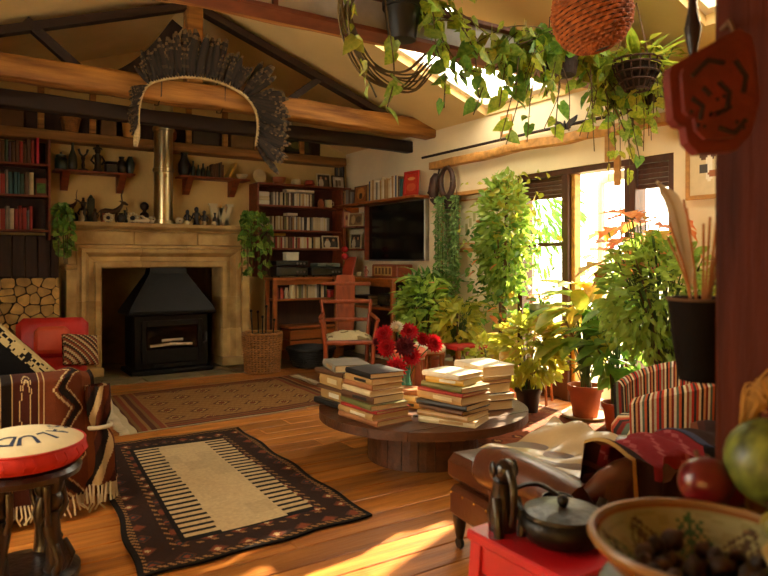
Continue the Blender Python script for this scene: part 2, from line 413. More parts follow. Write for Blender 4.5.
for k in range(3):
    vs = []; n = len(FP)
    for e in (0, 1):
        for o, yy in FP:
            x = lx[k + e] + (-o if (k == 0 and e == 0) else o if (k == 2 and e == 1) else (.0015 if e == 0 else -.0015))
            vs.append((x, yy, FZ + o))
    MB().add(vs, [tuple(reversed(range(n))), tuple(range(n, 2 * n))] + [(i, n + i, n + (i + 1) % n, (i + 1) % n) for i in range(n)]).build('lintel_block', stone, fp)
for a, b in ((.95, 1.58), (1.58, 2.26), (2.26, 2.85)): MB().box(a + .0015, b - .0015, .0, .34, 1.36, 1.5, bev=.006).build('frieze_block', stone, fp)
MB().prism([(.34, 0), (-.04, 0), (-.05, .02), (-.09, .03), (-.12, .05), (-.12, .085), (.34, .085)], .86, 2.95, Matrix(((0, 0, 1, 0), (1, 0, 0, 0), (0, 1, 0, 1.5), (0, 0, 0, 1)))).build('mantel_shelf', stone, fp)
MT = 1.585
# stove
st = thing('wood_stove', 'black iron wood-burning stove with sloping hood in the fireplace opening', 'stove', (1.93, 7.28, .004))
b_ = black
MB().box(-.43, .43, -.26, .24, 0, .05, bev=.01).build('base_plate', b_, st)
MB().box(-.39, .39, -.2, .22, .05, .62, bev=.015).build('body', b_, st)
MB().box(-.46, .46, -.27, .25, .62, .66, bev=.012).build('top_rim', b_, st)
hd = MB(); hv = []
for z, hx, hy0, hy1 in ((.66, .45, -.26, .24), (.70, .43, -.24, .22), (1.05, .2, -.06, .14), (1.115, .19, -.05, .13)):
    hv += [(-hx, hy0, z), (hx, hy0, z), (hx, hy1, z), (-hx, hy1, z)]
hf = [(i * 4 + j, i * 4 + (j + 1) % 4, i * 4 + 4 + (j + 1) % 4, i * 4 + 4 + j) for i in range(3) for j in range(4)] + [(3, 2, 1, 0), (12, 13, 14, 15)]
hd.add(hv, hf).build('hood', b_, st)
dr = MB()
dr.box(-.32, -.27, -.235, -.2, .12, .56, bev=.006).box(.27, .32, -.235, -.2, .12, .56, bev=.006).box(-.27, .27, -.235, -.2, .5, .56, bev=.006).box(-.27, .27, -.235, -.2, .12, .26, bev=.006)
dd = dr.build('door', b_, st)
MB().box(-.27, .27, -.222, -.214, .26, .5).build('pane', glassmat('stove_glass', (.75, .7, .6)), dd)
MB().tube([(.33, -.23, .3), (.35, -.27, .33), (.35, -.27, .42)], .01, 6).build('handle', mat('steel', '#9b958a', .3, metal=1, var=.1), dd)
MB().box(-.2, .2, -.235, -.2, .065, .105, bev=.005).build('ash_door', b_, st)
MB().box(-.24, .24, -.208, -.202, .27, .49).build('fire_chamber', mat('fire_chamber_black', '#0c0a08', .9), st)
birch = mat('pale_ash_log', '#b9a88a', .85, var=.4, scale=12, bump=.3)
for k, (x, z, l_, tl) in enumerate(((-.1, .30, .26, .1), (.09, .305, .24, -.08), (0, .35, .22, .02))):
    MB().tube([(x - l_ / 2, -.211, z - tl * .05), (x + l_ / 2, -.211, z + tl * .1)], .017, 7).build('fire_log', birch, st)
# flue
chrome = mat('brushed_flue_steel', '#c9b98e', .28, metal=1, var=.12, scale=3, stretch=(1, 1, .2))
fu = thing('flue_pipe', 'brushed steel flue pipe rising from the mantel shelf', 'pipe', (1.885, 7.255, MT))
MB().lathe([(.1, 0), (.1, .55), (.1, 1.75)], 28).build('pipe', chrome, fu, smooth=40)
for z in (.0, .56, 1.0): MB().lathe([(.1, z), (.112, z + .005), (.112, z + .04), (.1, z + .045)], 28).build('joint_collar', chrome, fu, smooth=40)
MB().box(-.004, .004, -.14, -.11, .5, .53).build('clip', chrome, fu)

# ---------- books
paper = mat('book_paper', '#d9c7a0', .9, var=.1, scale=30, stretch=(1, 1, 20))
PAL = {'cream': '#cdb98c', 'white': '#d8cdb4', 'tan': '#a8824c', 'brown': '#5b3a20', 'black': '#1d1a18', 'green': '#2f4a34', 'teal': '#2d5a5a', 'blue': '#2c3f63', 'red': '#9c2a22', 'crimson': '#b8243c', 'orange': '#9a6238', 'yellow': '#c99c3a', 'grey': '#7d776a', 'olive': '#6a6636', 'purple': '#4b2c4a'}
BM = {k: mat('cover_' + k, v, .5, var=.18, scale=10) for k, v in PAL.items()}
def bookgeo(t, h, w_, mb, mbp):
    """upright book: thickness t along x, height h along z, depth w_ along +y, rounded spine at y=0"""
    b = min(.004, t * .15); s = [(-t / 2, w_), (-t / 2, .006), (-t * .3, .001), (0, 0), (t * .3, .001), (t / 2, .006), (t / 2, w_), (t / 2 - b, w_), (t / 2 - b, .01), (-t / 2 + b, .01), (-t / 2 + b, w_)]
    n = len(s); vs = [(x, y, 0) for x, y in s] + [(x, y, h) for x, y in s]
    fs = [(i, (i + 1) % n, n + (i + 1) % n, n + i) for i in range(n)]
    for o in (0, n):
        q = [(0, 1, 9, 10), (1, 2, 9), (2, 3, 4, 9), (4, 5, 8, 9), (5, 6, 7, 8)]
        fs += [tuple(k + o for k in (f if o else reversed(f))) for f in q]
    mb.add(vs, [tuple(reversed(f)) for f in fs])
    mbp.box(-t / 2 + b, t / 2 - b, .01, w_ - .004, .003, h - .003, mi=1)
def shelf_row(x0, x1, place, hs, ts, cols, label, group, depth=.13, lean=.12, name='book'):
    """books one by one; place(u, lean, t, h) gives the world matrix of a book at u along the shelf"""
    u = x0
    while u < x1 - ts[0]:
        t = min(U(*ts), x1 - u); h = U(*hs); cn = random.choice(cols); mb = MB(); bookgeo(t * .96, h, depth * U(.85, 1), mb, mb)
        le = U(-.04, .04) if random.random() < lean else 0
        o = mb.build(name, [BM[cn], paper]); o.matrix_world = place(u + t / 2 + (h * abs(sin(le)) / 2), le)
        tag(o, label % cn, 'book', group); u += t + h * abs(sin(le)) + .0015
def back_place(y, z): return lambda u, le: TR(u, y, z, ry=le)
def right_place(x, z): return lambda u, le: TR(x, u, z, rz=-pi / 2) @ TR(ry=le)

# ---------- left alcove: boarded wall, bookshelf, logs
al = thing('wall_alcove_boards', 'dark boarded wall beside the fireplace', None, kind='structure')
x = XL + .01
while x < .84: MB().box(x, min(x + .11, .9), 7.54, 7.595, .0, 1.45, bev=.006).build('board', dkpanel, al); x += .114
lb = thing('bookshelf', 'red-brown wall bookshelf above the log pile', 'bookshelf', (0, 7.34, 0))
for z in (1.50, 1.845, 2.155, 2.43):
    if z < 2.4: MB().box(-.6, .8, 0, .25, z - .022, z, bev=.003).build('shelf', oak_r, lb)
MB().box(.78, .802, .0, .25, 1.40, 2.4, bev=.003).build('side_panel', oak_r, lb)
MB().box(-.62, -.598, .0, .25, 1.40, 2.4, bev=.003).build('side_panel', oak_r, lb)
MB().box(-.598, .78, .235, .25, 1.52, 2.4).build('back_panel', dkpanel, lb)
for z, nm, cols in ((2.155, 'top', ['green', 'red', 'tan', 'black', 'purple', 'cream', 'orange', 'brown', 'yellow']), (1.845, 'middle', ['cream', 'tan', 'brown', 'teal', 'green', 'grey', 'red']), (1.50, 'lowest', ['cream', 'red', 'white', 'orange', 'teal', 'brown', 'grey'])):
    shelf_row(-.52, .66, back_place(7.38, z + .001), (.19, .24), (.02, .042), cols, '%s spined book on the ' + nm + ' shelf above the logs', 'books on the ' + nm + ' shelf above the logs')
o = MB(); bookgeo(.025, .26, .15, o, o); o = o.build('book', [BM['crimson'], paper]); o.matrix_world = TR(.69, 7.36, 2.156); tag(o, 'tall crimson book at the end of the shelf above the logs', 'book')
for z, c_, t in ((1.71, 'cream', 'cream book lying flat across the books on the lowest shelf above the logs'), (2.075, 'grey', 'grey book lying flat across the books on the middle shelf above the logs')):
    o = MB(); bookgeo(.022, .2, .14, o, o); o = o.build('book', [BM[c_], paper]); o.matrix_world = TR(.16, 7.37, z + .045) @ TR(ry=pi / 2); tag(o, t, 'book')
leafpic = thing('picture_card', 'small green and red picture card leaning at the shelf end beside the flue wall', 'picture', (.72, 7.37, 1.846))
MB().box(-.05, .05, 0, .012, 0, .17, bev=.003).build('card', mat('red_brown_card', '#6e2d1c', .7, var=.3), leafpic); MB().box(-.04, .04, -.004, .002, .02, .12, bev=.002).build('picture', mat('green_print', '#4d6a2e', .7, var=.5, scale=25), leafpic)
# logs
log_end = mat('split_log_face', '#c29a58', .85, var=.35, scale=9, rnd=.25, bump=.3)
bark = mat('log_bark', '#3c2716', .9, var=.4, scale=12, bump=.5)
def clip(poly, mx, my, nx, ny):
    """keep the side of the line through (mx,my) that lies against (nx,ny)"""
    out = []
    for i, p in enumerate(poly):
        q = poly[(i + 1) % len(poly)]; dp = (p[0] - mx) * nx + (p[1] - my) * ny; dq = (q[0] - mx) * nx + (q[1] - my) * ny
        if dp <= 0: out.append(p)
        if dp * dq < 0: t = dp / (dp - dq); out.append((p[0] + (q[0] - p[0]) * t, p[1] + (q[1] - p[1]) * t))
    return out
LX0, LX1, LZ1 = -.12, .86, 1.03; seeds = []
for r_ in range(12):                                   # split logs fill the stack like cells
    for c_ in range(9): seeds.append((LX0 + .06 + c_ * .112 + (.05 if r_ % 2 else 0) + U(-.035, .035), .04 + r_ * .086 + U(-.028, .028)))
for i, (sx, sz) in enumerate(seeds):
    poly = [(LX0, .002), (LX1, .002), (LX1, LZ1 - .35 * max(0, .25 - sx) ** 1.2), (LX0, LZ1 - .35 * max(0, .25 - sx) ** 1.2)]
    for j, (tx, tz) in enumerate(seeds):
        if i != j and abs(tx - sx) < .35 and abs(tz - sz) < .3: poly = clip(poly, (sx + tx) / 2, (sz + tz) / 2, tx - sx, tz - sz)
        if len(poly) < 3: break
    if len(poly) < 3: continue
    cx_, cz_ = sum(p[0] for p in poly) / len(poly), sum(p[1] for p in poly) / len(poly)
    p = []
    for k in range(len(poly)):                         # shrink a little and round the corners
        a_, b_2, c_2 = poly[k - 1], poly[k], poly[(k + 1) % len(poly)]
        for w0, w1 in ((.16, 0), (0, .16)): p.append(tuple((b_2[d] * (1 - w0 - w1) + a_[d] * w0 + c_2[d] * w1 - (cx_, cz_)[d]) * .93 for d in (0, 1)))
    n = len(p); y0 = U(-.03, .03); L_ = .38; mb = MB()
    vv = [(a_, y0, b_2) for a_, b_2 in p] + [(a_, y0 + L_, b_2) for a_, b_2 in p]
    mb.add(vv, [tuple(range(n)), tuple(range(2 * n - 1, n - 1, -1))]); mb.add(vv, [(q, n + q, n + (q + 1) % n, (q + 1) % n) for q in range(n)], mi=1)
    o = mb.build('firewood_log', [log_end, bark], None, (cx_, 7.13, cz_))
    tag(o, 'split firewood log in the stack under the wall bookshelf', 'log', 'split logs stacked beside the fireplace')
# ---------- bracketed shelves either side of the flue
def brshelf(name, lbl, x0, x1, z, bx):
    g = thing(name, lbl, 'shelf', (0, 7.36, z))
    MB().box(x0, x1, 0, .24, -.022, 0, bev=.004).build('board', oak_r, g)
    for b in bx: MB().prism([(0.01, -.022), (.24, -.022), (.24, -.2), (.2, -.2)], b - .035, b + .035, Matrix(((0, 0, 1, 0), (1, 0, 0, 0), (0, 1, 0, 0), (0, 0, 0, 1)))).build('bracket', oak_r, g)
brshelf('display_shelf', 'narrow bracketed wall shelf of dark vases beside the bookshelf above the logs', .84, 1.62, 2.125, (.95, 1.5))
brshelf('display_shelf', 'narrow bracketed wall shelf of dark ornaments between flue and corner bookcase', 2.1, 2.92, 2.15, (2.22, 2.76))
dk = mat('dark_bronze', '#2c2418', .42, metal=.3, var=.35, scale=8); dkg = mat('dark_green_glaze', '#1f2a1c', .3, var=.3); dkw = mat('ebony_wood', '#1d120b', .4, var=.35, scale=9, bump=.15)
clay = mat('terracotta_clay', '#9a5430', .75, var=.2, scale=10, bump=.1); cream_c = mat('cream_ceramic', '#c9b788', .4, var=.15); bone = mat('bone', '#c7b993', .6, var=.2, scale=14, bump=.2)
wick = mat('wicker', '#8a5a2a', .75, var=.35, scale=20, bump=.4)
def vase(name, lbl, cat, prof, m, loc, n=18, group=None, s=1):
    o = MB().lathe([(r * s, z * s) for r, z in prof], n).build(name, m, None, loc, smooth=45); return tag(o, lbl, cat, group)
S1 = 2.126; Y1 = 7.46
vase('lidded_jar', 'squat dark green jar beside the bookshelf above the logs', 'jar', [(.055, 0), (.06, .02), (.06, .11), (.045, .125), (.05, .13), (.05, .15), (.012, .16), (.012, .18)], dkg, (.91, Y1, S1))
vase('tall_bottle', 'tall slim dark bottle on the shelf beside the squat jar', 'bottle', [(.035, 0), (.045, .04), (.04, .15), (.015, .22), (.013, .33), (.02, .34)], dkg, (1.02, Y1, S1))
def goblet(x):
    g = thing('candlestick', 'turned dark candlestick with a forked top, on the shelf beside the tall bottle', 'candlestick', (x, Y1, S1))
    MB().lathe([(.045, 0), (.05, .015), (.015, .03), (.02, .06), (.012, .1), (.022, .14), (.012, .16)], 14).build('stem', dk, g, smooth=45)
    for s in (-1, 1): MB().tube([(0, 0, .15), (s * .03, 0, .18), (s * .045, 0, .23)], [.012, .01, .013], 8).build('arm', dk, g, smooth=60)
goblet(1.12)
def idol(name, lbl, loc, m, s=1., arms=True, hat=True):
    g = thing(name, lbl, 'figurine', loc)
    MB().lathe([(.045 * s, 0), (.05 * s, .02 * s), (.035 * s, .04 * s), (.03 * s, .12 * s), (.04 * s, .17 * s), (.018 * s, .2 * s)], 12).build('body', m, g, smooth=50)
    MB().ball(0, 0, .225 * s, .032 * s, 12, 1.25).build('head', m, g, smooth=60)
    if arms:
        for q in (-1, 1): MB().tube([(q * .035 * s, 0, .175 * s), (q * .065 * s, -.01, .12 * s), (q * .035 * s, -.035 * s, .08 * s)], .011 * s, 6).build('arm', m, g, smooth=60)
    if hat: MB().lathe([(.05 * s, .24 * s), (.045 * s, .255 * s), (.02 * s, .265 * s), (.012 * s, .3 * s), (.02 * s, .31 * s), (.002, .32 * s)], 12).build('headdress', m, g, smooth=45)
    return g
idol('figurine', 'dark carved figure with arms on hips and a wide hat, on the vase shelf', (1.26, Y1, S1), dk, 1.0)
o = thing('trinket_box', 'dark lidded box on the vase shelf between carved figures', 'box', (1.39, Y1, S1)); MB().box(-.06, .06, -.05, .05, 0, .09, bev=.008).build('box_body', dkw, o); MB().box(-.065, .065, -.055, .055, .091, .12, bev=.012).build('lid', dkw, o)
vase('round_vase', 'rounded dark vase on the shelf beside the lidded box', 'vase', [(.03, 0), (.055, .04), (.06, .08), (.04, .13), (.02, .15), (.03, .18)], dk, (1.50, Y1, S1))
vase('shouldered_vase', 'dark shouldered vase at the flue end of the vase shelf', 'vase', [(.03, 0), (.045, .06), (.05, .12), (.03, .165), (.022, .19)], dkg, (1.585, Y1, S1))
S2 = 2.151
vase('dark_jug', 'large dark jug at the flue end of the ornament shelf', 'jug', [(.05, 0), (.07, .05), (.07, .13), (.04, .2), (.035, .24), (.05, .27)], dkw, (2.17, Y1, S2))
for i, (x, h) in enumerate(((2.27, .17), (2.33, .13), (2.385, .15), (2.44, .12))): vase('small_bottle', 'small dark bottle beside the large jug on the ornament shelf', 'bottle', [(.024, 0), (.026, .02), (.026, h * .6), (.01, h * .75), (.01, h), (.014, h + .005)], dkg, (x, Y1, S2), 12, 'small bottles on the ornament shelf')
shelf_row(2.48, 2.62, back_place(7.42, S2), (.15, .19), (.016, .03), ['brown', 'black', 'red', 'tan'], '%s paperback between bottles and leaning book on the ornament shelf', 'paperbacks on the ornament shelf', lean=0)
o = MB(); bookgeo(.03, .2, .14, o, o); o = o.build('book', [BM['yellow'], paper]); o.matrix_world = TR(2.68, 7.42, S2 + .012) @ TR(ry=.5); tag(o, 'yellow book leaning over on the ornament shelf', 'book')
vase('shell_bowl', 'round cream shell bowl at the bookcase end of the ornament shelf', 'bowl', [(.02, 0), (.05, .02), (.07, .06), (.065, .065), (.04, .03), (.0001, .02)], cream_c, (2.85, Y1, S2))
# ---------- mantel ornaments
def beast(name, lbl, loc, m, s, horn, rz=0):
    g = thing(name, lbl, 'figurine', loc, rz)
    mb = MB(); mb.tube([(-.1 * s, 0, .13 * s), (-.05 * s, 0, .135 * s), (.03 * s, 0, .13 * s), (.08 * s, 0, .15 * s), (.12 * s, 0, .2 * s), (.135 * s, 0, .235 * s)], [.02 * s, .036 * s, .03 * s, .034 * s, .02 * s, .015 * s], 10)
    mb.tube([(.12 * s, 0, .24 * s), (.15 * s, 0, .235 * s), (.19 * s, 0, .215 * s)], [.018 * s, .02 * s, .01 * s], 8)
    mb.build('body', m, g, smooth=60)
    for q in (-1, 1):
        for x in (-.08, .07): MB().tube([(x * s, q * .018 * s, .12 * s), ((x - .01) * s, q * .02 * s, .06 * s), (x * s, q * .02 * s, 0)], [.014 * s, .008 * s, .008 * s], 6).build('leg', m, g, smooth=60)
        MB().tube([(.13 * s, q * .01 * s, .25 * s), (.12 * s, q * .018 * s, .25 * s + horn * .5), (.14 * s, q * .025 * s, .25 * s + horn)], [.006 * s, .005 * s, .002], 6).build('horn', m, g, smooth=60)
        MB().tube([(.12 * s, q * .015 * s, .245 * s), (.10 * s, q * .035 * s, .26 * s)], [.007 * s, .002], 5).build('ear', m, g)
    MB().tube([(-.1 * s, 0, .14 * s), (-.125 * s, 0, .11 * s)], [.006 * s, .003 * s], 5).build('tail', m, g)
    return g
YM = 7.32
bronze = mat('brown_bronze', '#4a321a', .4, metal=.4, var=.35, scale=8)
beast('antelope_figurine', 'small bronze horned goat figure above the ivy end of the mantel', (.98, YM + .1, MT + .1), bronze, .55, .1)
vase('fern_bowl', 'round dark pot under the bronze goat on the mantel', 'pot', [(.06, 0), (.08, .03), (.075, .07), (.06, .1)], dkg, (.99, YM + .1, MT), 16)
o = MB().box(-.035, .035, -.03, .03, 0, .26, bev=.008); o.box(-.028, .028, -.034, -.028, .03, .22); o.lathe([(.02, .26), (.025, .27), (.012, .29), (.002, .3)], 10); tag(o.build('lantern', dkg, None, (1.19, YM + .12, MT)), 'tall square dark lantern standing on the mantel shelf', 'lantern')
idol('figurine', 'thin pale-based figurine in front of the dark lantern', (1.2, YM - .06, MT), bronze, .55, True, False)
beast('antelope_figurine', 'long-horned brown antelope figure striding along the mantel', (1.37, YM + .08, MT), bronze, .95, .13)
for x, s in ((1.32, 1), (1.56, 1.15)):
    g = thing('ceramic_flower', 'cream daisy-shaped ceramic ornament on the mantel near the antelope', 'ornament', (x, YM - .1, MT), group='ceramic flowers on the mantel')
    for k in range(9): MB().ball(.038 * s * cos(k * .698), 0, .05 * s + .038 * s * sin(k * .698), .016 * s, 8, 1, sy=.5).build('petal', cream_c, g, smooth=60)
    MB().ball(0, -.006, .05 * s, .02 * s, 8, sy=.6).build('centre', dk, g, smooth=60); MB().box(-.02, .02, -.015, .015, 0, .012, bev=.003).build('foot', dk, g)
vase('small_urn', 'small mottled urn between the ceramic flowers', 'urn', [(.025, 0), (.045, .03), (.04, .07), (.02, .09), (.03, .1)], dk, (1.44, YM - .12, MT))
g = thing('bust', 'dark head-and-shoulders bust on the mantel beside the flue', 'figurine', (1.73, YM + .12, MT)); MB().lathe([(.05, 0), (.05, .03), (.03, .05), (.05, .09), (.045, .12), (.02, .14), (.02, .16)], 14).build('shoulders', dkw, g, smooth=50); MB().ball(.0, 0, .2, .042, 12, 1.15, sx=1.15).build('head', dkw, g, smooth=60)
g = thing('ram_skull', 'pale small animal skull lying before the bust', 'ornament', (1.64, YM - .13, MT)); MB().tube([(-.07, 0, .02), (0, 0, .03), (.05, 0, .035), (.08, 0, .03)], [.014, .022, .03, .02], 10).build('skull', bone, g, smooth=60)
for q in (-1, 1): MB().tube([(.04, q * .02, .05), (.0, q * .04, .08), (-.06, q * .05, .07)], [.009, .007, .002], 6).build('horn', bone, g, smooth=60)
def skullball(x, lbl):
    g = thing('round_ornament', lbl, 'ornament', (x, YM - .06, MT)); MB().ball(0, 0, .042, .05, 14, .84).build('shell', bone, g, smooth=60); MB().tube([(-.05, -.0, .045), (0, -.051, .045), (.05, 0, .045)], .006, 5).build('band', dk, g); return g
skullball(1.77, 'pale dome ornament with dark band in front of the flue'); skullball(2.05, 'pale dome ornament with dark band right beside the flue')
for x, h in ((2.17, .2), (2.27, .24), (2.36, .2)): idol('figurine', 'slim dark carved figurine between flue and white letter', (x, YM + .02, MT), dkw, h / .3, True, False)['group'] = 'dark figurines by the white letter'
for x in (2.12, 2.31, 2.42): vase('pebble_pot', 'tiny pale pot at the feet of the dark figurines', 'pot', [(.02, 0), (.03, .015), (.028, .035), (.018, .045)], cream_c, (x, YM - .13, MT), 12, 'tiny pots on the mantel')
def textmesh(txt, size, ext, name, m, parent, mtx):
    cu = bpy.data.curves.new(name, 'FONT'); cu.body = txt; cu.size = size; cu.extrude = ext; cu.align_x = 'CENTER'; cu.offset = size * .012
    t = bpy.data.objects.new(name, cu); COL.objects.link(t); dg = bpy.context.evaluated_depsgraph_get()
    me = bpy.data.meshes.new_from_object(t.evaluated_get(dg)); bpy.data.objects.remove(t, do_unlink=True); bpy.data.curves.remove(cu)
    me.materials.clear(); me.materials.append(m); o = bpy.data.objects.new(name, me); COL.objects.link(o); o.parent = parent; o.matrix_local = mtx; return o
W = MB()                                   # slab-serif letter
def bar(a, b, w_): W.add([(a[0] - w_ / 2, -.02, a[1]), (a[0] + w_ / 2, -.02, a[1]), (b[0] + w_ / 2, -.02, b[1]), (b[0] - w_ / 2, -.02, b[1]), (a[0] - w_ / 2, .02, a[1]), (a[0] + w_ / 2, .02, a[1]), (b[0] + w_ / 2, .02, b[1]), (b[0] - w_ / 2, .02, b[1])], [(0, 1, 2, 3), (7, 6, 5, 4), (0, 4, 5, 1), (1, 5, 6, 2), (2, 6, 7, 3), (3, 7, 4, 0)])
for a, b, k in (((-.1, .24), (-.05, 0), .075), ((-.05, 0), (.0, .2), .045), ((0, .2), (.05, 0), .075), ((.05, 0), (.1, .24), .045), ((-.1, .225), (-.1, .25), .1), ((.1, .225), (.1, .25), .08), ((0, .19), (0, .205), .08)): bar(a, b, k)
tag(W.build('letter_ornament', cream_c, None, (2.57, YM + .06, MT + .012)), 'cream slab letter W standing on the mantel by the ivy', 'letter')
vase('orange_dish', 'shallow orange dish under the cream letter', 'dish', [(.05, 0), (.09, .008), (.1, .012), (.0001, .0125)], clay, (2.57, YM + .06, MT - .001), 20)

for x, h, m_, l_ in ((1.08, .12, bone, 'pale'), (1.29, .1, clay, 'clay-coloured'), (1.5, .14, dkg, 'dark green'), (2.47, .15, dk, 'bronze')): vase('mantel_bottle', 'small ' + l_ + ' stoppered bottle among the mantel ornaments', 'bottle', [(.022, 0), (.03, .02), (.028, h * .5), (.01, h * .75), (.012, h * .9), (.016, h)], m_, (x, YM - .02, MT), 14)
beast('antelope_figurine', 'stout dark horned figure standing between lantern and bust', (1.62, YM + .16, MT), dkw, .5, .06, pi)
idol('figurine', 'tall dark standing figure on the mantel beside the round dark pot', (1.1, YM + .0, MT), dkw, .8, True, True)
# ---------- corner bookcase on the back wall
bc = thing('corner_bookcase', 'reddish wooden bookcase full of slim spines in the corner beside the fireplace', 'bookcase', (0, 7.3, 0))
BX0, BX1 = 2.99, 4.26
for z in (2.12, 1.86, 1.565, 1.345): MB().box(BX0, BX1 if z > 2 else 4.14, 0, .29, z - .022, z, bev=.003).build('shelf', oak_r, bc)
for x in (BX0, 4.14): MB().box(x - .011 if x > 3.5 else x + .0, x + .011 if x > 3.5 else x + .022, .02, .29, 1.0, 2.098 if x < 4 else 2.098, bev=.002).build('side_panel', oak_r, bc)
MB().box(BX0 + .022, 4.13, .27, .29, 1.02, 2.1).build('back_panel', mat('dark_red_back', '#4a1e10', .7), bc)
slim = ['cream', 'white', 'cream', 'tan', 'grey', 'white', 'brown', 'cream', 'olive', 'black']
for z, a, b, h, nm in ((1.86, 3.2, 3.78, .165, 'top'), (1.565, 3.2, 3.98, .17, 'second'), (1.345, 3.16, 3.86, .14, 'third')):
    shelf_row(a, b, back_place(7.37, z + .001), (h - .012, h), (.014, .024), slim if z != 1.345 else slim + ['red', 'orange'], 'slim %s spine on the ' + nm + ' shelf of the corner bookcase', 'slim cases on the ' + nm + ' bookcase shelf', .14, .05, 'slim_case')
for z, nm in ((1.86, 'top'), (1.565, 'second')):
    for k in range(3):
        o = MB(); bookgeo(.05, .13, .15, o, o); o = o.build('book', [BM['cream' if k % 2 else 'white'], paper]); o.matrix_world = TR(3.025, 7.35, z + .027 + k * .053) @ TR(ry=pi / 2); tag(o, 'pale thick book in the flat pile at the fireplace end of the ' + nm + ' bookcase shelf', 'book', 'flat pile, ' + nm + ' bookcase shelf')
for x, z, c_, l_, t in ((3.58, 2.04, 'white', .38, 'long cream case laid flat on top of the slim cases, top bookcase shelf'), (3.47, 1.75, 'white', .14, 'short white book lying on the slim cases of the second bookcase shelf'), (3.28, 1.50, 'yellow', .2, 'yellow case lying on the slim cases of the third bookcase shelf')):
    o = MB(); bookgeo(.03, l_, .12, o, o); o = o.build('book', [BM[c_], paper]); o.matrix_world = TR(x - l_ / 2, 7.38, z + .012) @ TR(ry=pi / 2); tag(o, t, 'book')
g = thing('white_mug', 'white mug in the bookcase beside the slim cases', 'mug', (3.98, 7.4, 1.861)); MB().lathe([(.04, 0), (.045, .01), (.045, .1), (.04, .1), (.038, .02), (.001, .015)], 16).build('cup', cream_c, g, smooth=45); MB().tube([(.043, 0, .08), (.075, 0, .075), (.075, 0, .035), (.043, 0, .03)], .007, 6).build('handle', cream_c, g, smooth=60)
vase('small_jar', 'little tan jar beside the white mug in the bookcase', 'jar', [(.03, 0), (.04, .03), (.035, .08), (.02, .1), (.025, .11)], clay, (3.87, 7.4, 1.861))
ST = 2.121
vase('spiral_dish', 'upright cream spiral dish on top of the corner bookcase', 'dish', [(.02, -.01), (.05, -.012), (.085, .006), (.085, .012), (.05, 0), (.0001, -.002)], cream_c, (3.07, 7.46, ST + .088), 20).rotation_euler = (R(80), 0, 0)
vase('basket_bowl', 'small orange bowl on top of the corner bookcase', 'bowl', [(.04, 0), (.08, .04), (.085, .09), (.078, .09), (.07, .04), (.001, .015)], clay, (3.32, 7.45, ST))
vase('basket_bowl', 'cream and brown cup between bowl and red pot atop the bookcase', 'cup', [(.035, 0), (.06, .03), (.055, .08), (.05, .08), (.045, .03), (.001, .012)], cream_c, (3.55, 7.45, ST))
vase('red_pot', 'small reddish pot next to the photo frames atop the bookcase', 'pot', [(.04, 0), (.07, .03), (.05, .08), (.045, .08), (.06, .03), (.001, .01)], mat('red_glaze', '#8a3524', .4), (3.74, 7.45, ST))
gold_f = mat('pale_gilt_frame', '#c9b68a', .4, var=.15); dark_f = mat('dark_frame', '#24180f', .5, var=.2); pic_w = mat('photo_white', '#d5cbb0', .6, var=.1)
def photo(name, lbl, mtx, w_, h, fm, cols, fr=.014):
    g = thing(name, lbl, 'photograph'); g.matrix_world = mtx
    for a, b, c_, d in ((-w_ / 2, -w_ / 2 + fr, 0, h), (w_ / 2 - fr, w_ / 2, 0, h), (-w_ / 2 + fr, w_ / 2 - fr, 0, fr), (-w_ / 2 + fr, w_ / 2 - fr, h - fr, h)): MB().box(a, b, -.012, .008, c_, d, bev=.002).build('frame_bar', fm, g)
    def cf(u, v):
        b = cols[0]
        for cx, cz, rx, rz, c_ in cols[1:]:
            if ((u - cx) / rx) ** 2 + ((v - cz) / rz) ** 2 < 1: b = c_
        return b
    MB().grid(24, 24, lambda u, v: (-w_ / 2 + fr + (w_ - 2 * fr) * u, -.002, fr + (h - 2 * fr) * v), cf).build('print', mat('print_paper', '#ffffff', .5, var=.12, scale=18, attr=True), g)
    return g
dkp = C('#2a2018'); ltp = C('#cbbf9f'); skin = C('#b78a5e')
people = [dkp, (.3, .3, .2, .4, ltp), (.3, .72, .09, .12, skin), (.7, .28, .2, .4, C('#4a4438')), (.7, .7, .09, .12, skin)]
light_pic = [ltp, (.35, .4, .12, .35, C('#6b5a40')), (.62, .45, .14, .3, C('#8a7a5c')), (.5, .8, .3, .1, C('#efe6cc'))]
photo('framed_photograph', 'white framed photograph of a couple on top of the corner bookcase', TR(3.94, 7.45, ST, rx=-.12), .2, .18, gold_f, people)
photo('framed_photograph', 'dark framed pale photograph on top of the bookcase next to the white framed one', TR(4.16, 7.46, ST, rx=-.12), .19, .17, dark_f, light_pic)
photo('framed_photograph', 'white framed group photograph on the third bookcase shelf', TR(3.99, 7.36, 1.346, rx=-.1), .24, .16, gold_f, people)
photo('leaning_painting', 'dark green painted panel leaning on the gable shelf above the bookcase', TR(3.55, 7.4, 2.516, rx=-.15), .36, .2, dark_f, [C('#2e3420'), (.5, .5, .3, .3, C('#6d6a35'))], .025)
photo('wall_picture', 'small dark framed picture on the back wall in the corner above the bookcase', TR(4.24, 7.58, 2.16), .14, .3, dark_f, [C('#3a4450'), (.4, .5, .1, .5, C('#8a7a5a')), (.7, .4, .1, .4, C('#1c1c1c'))], .012)

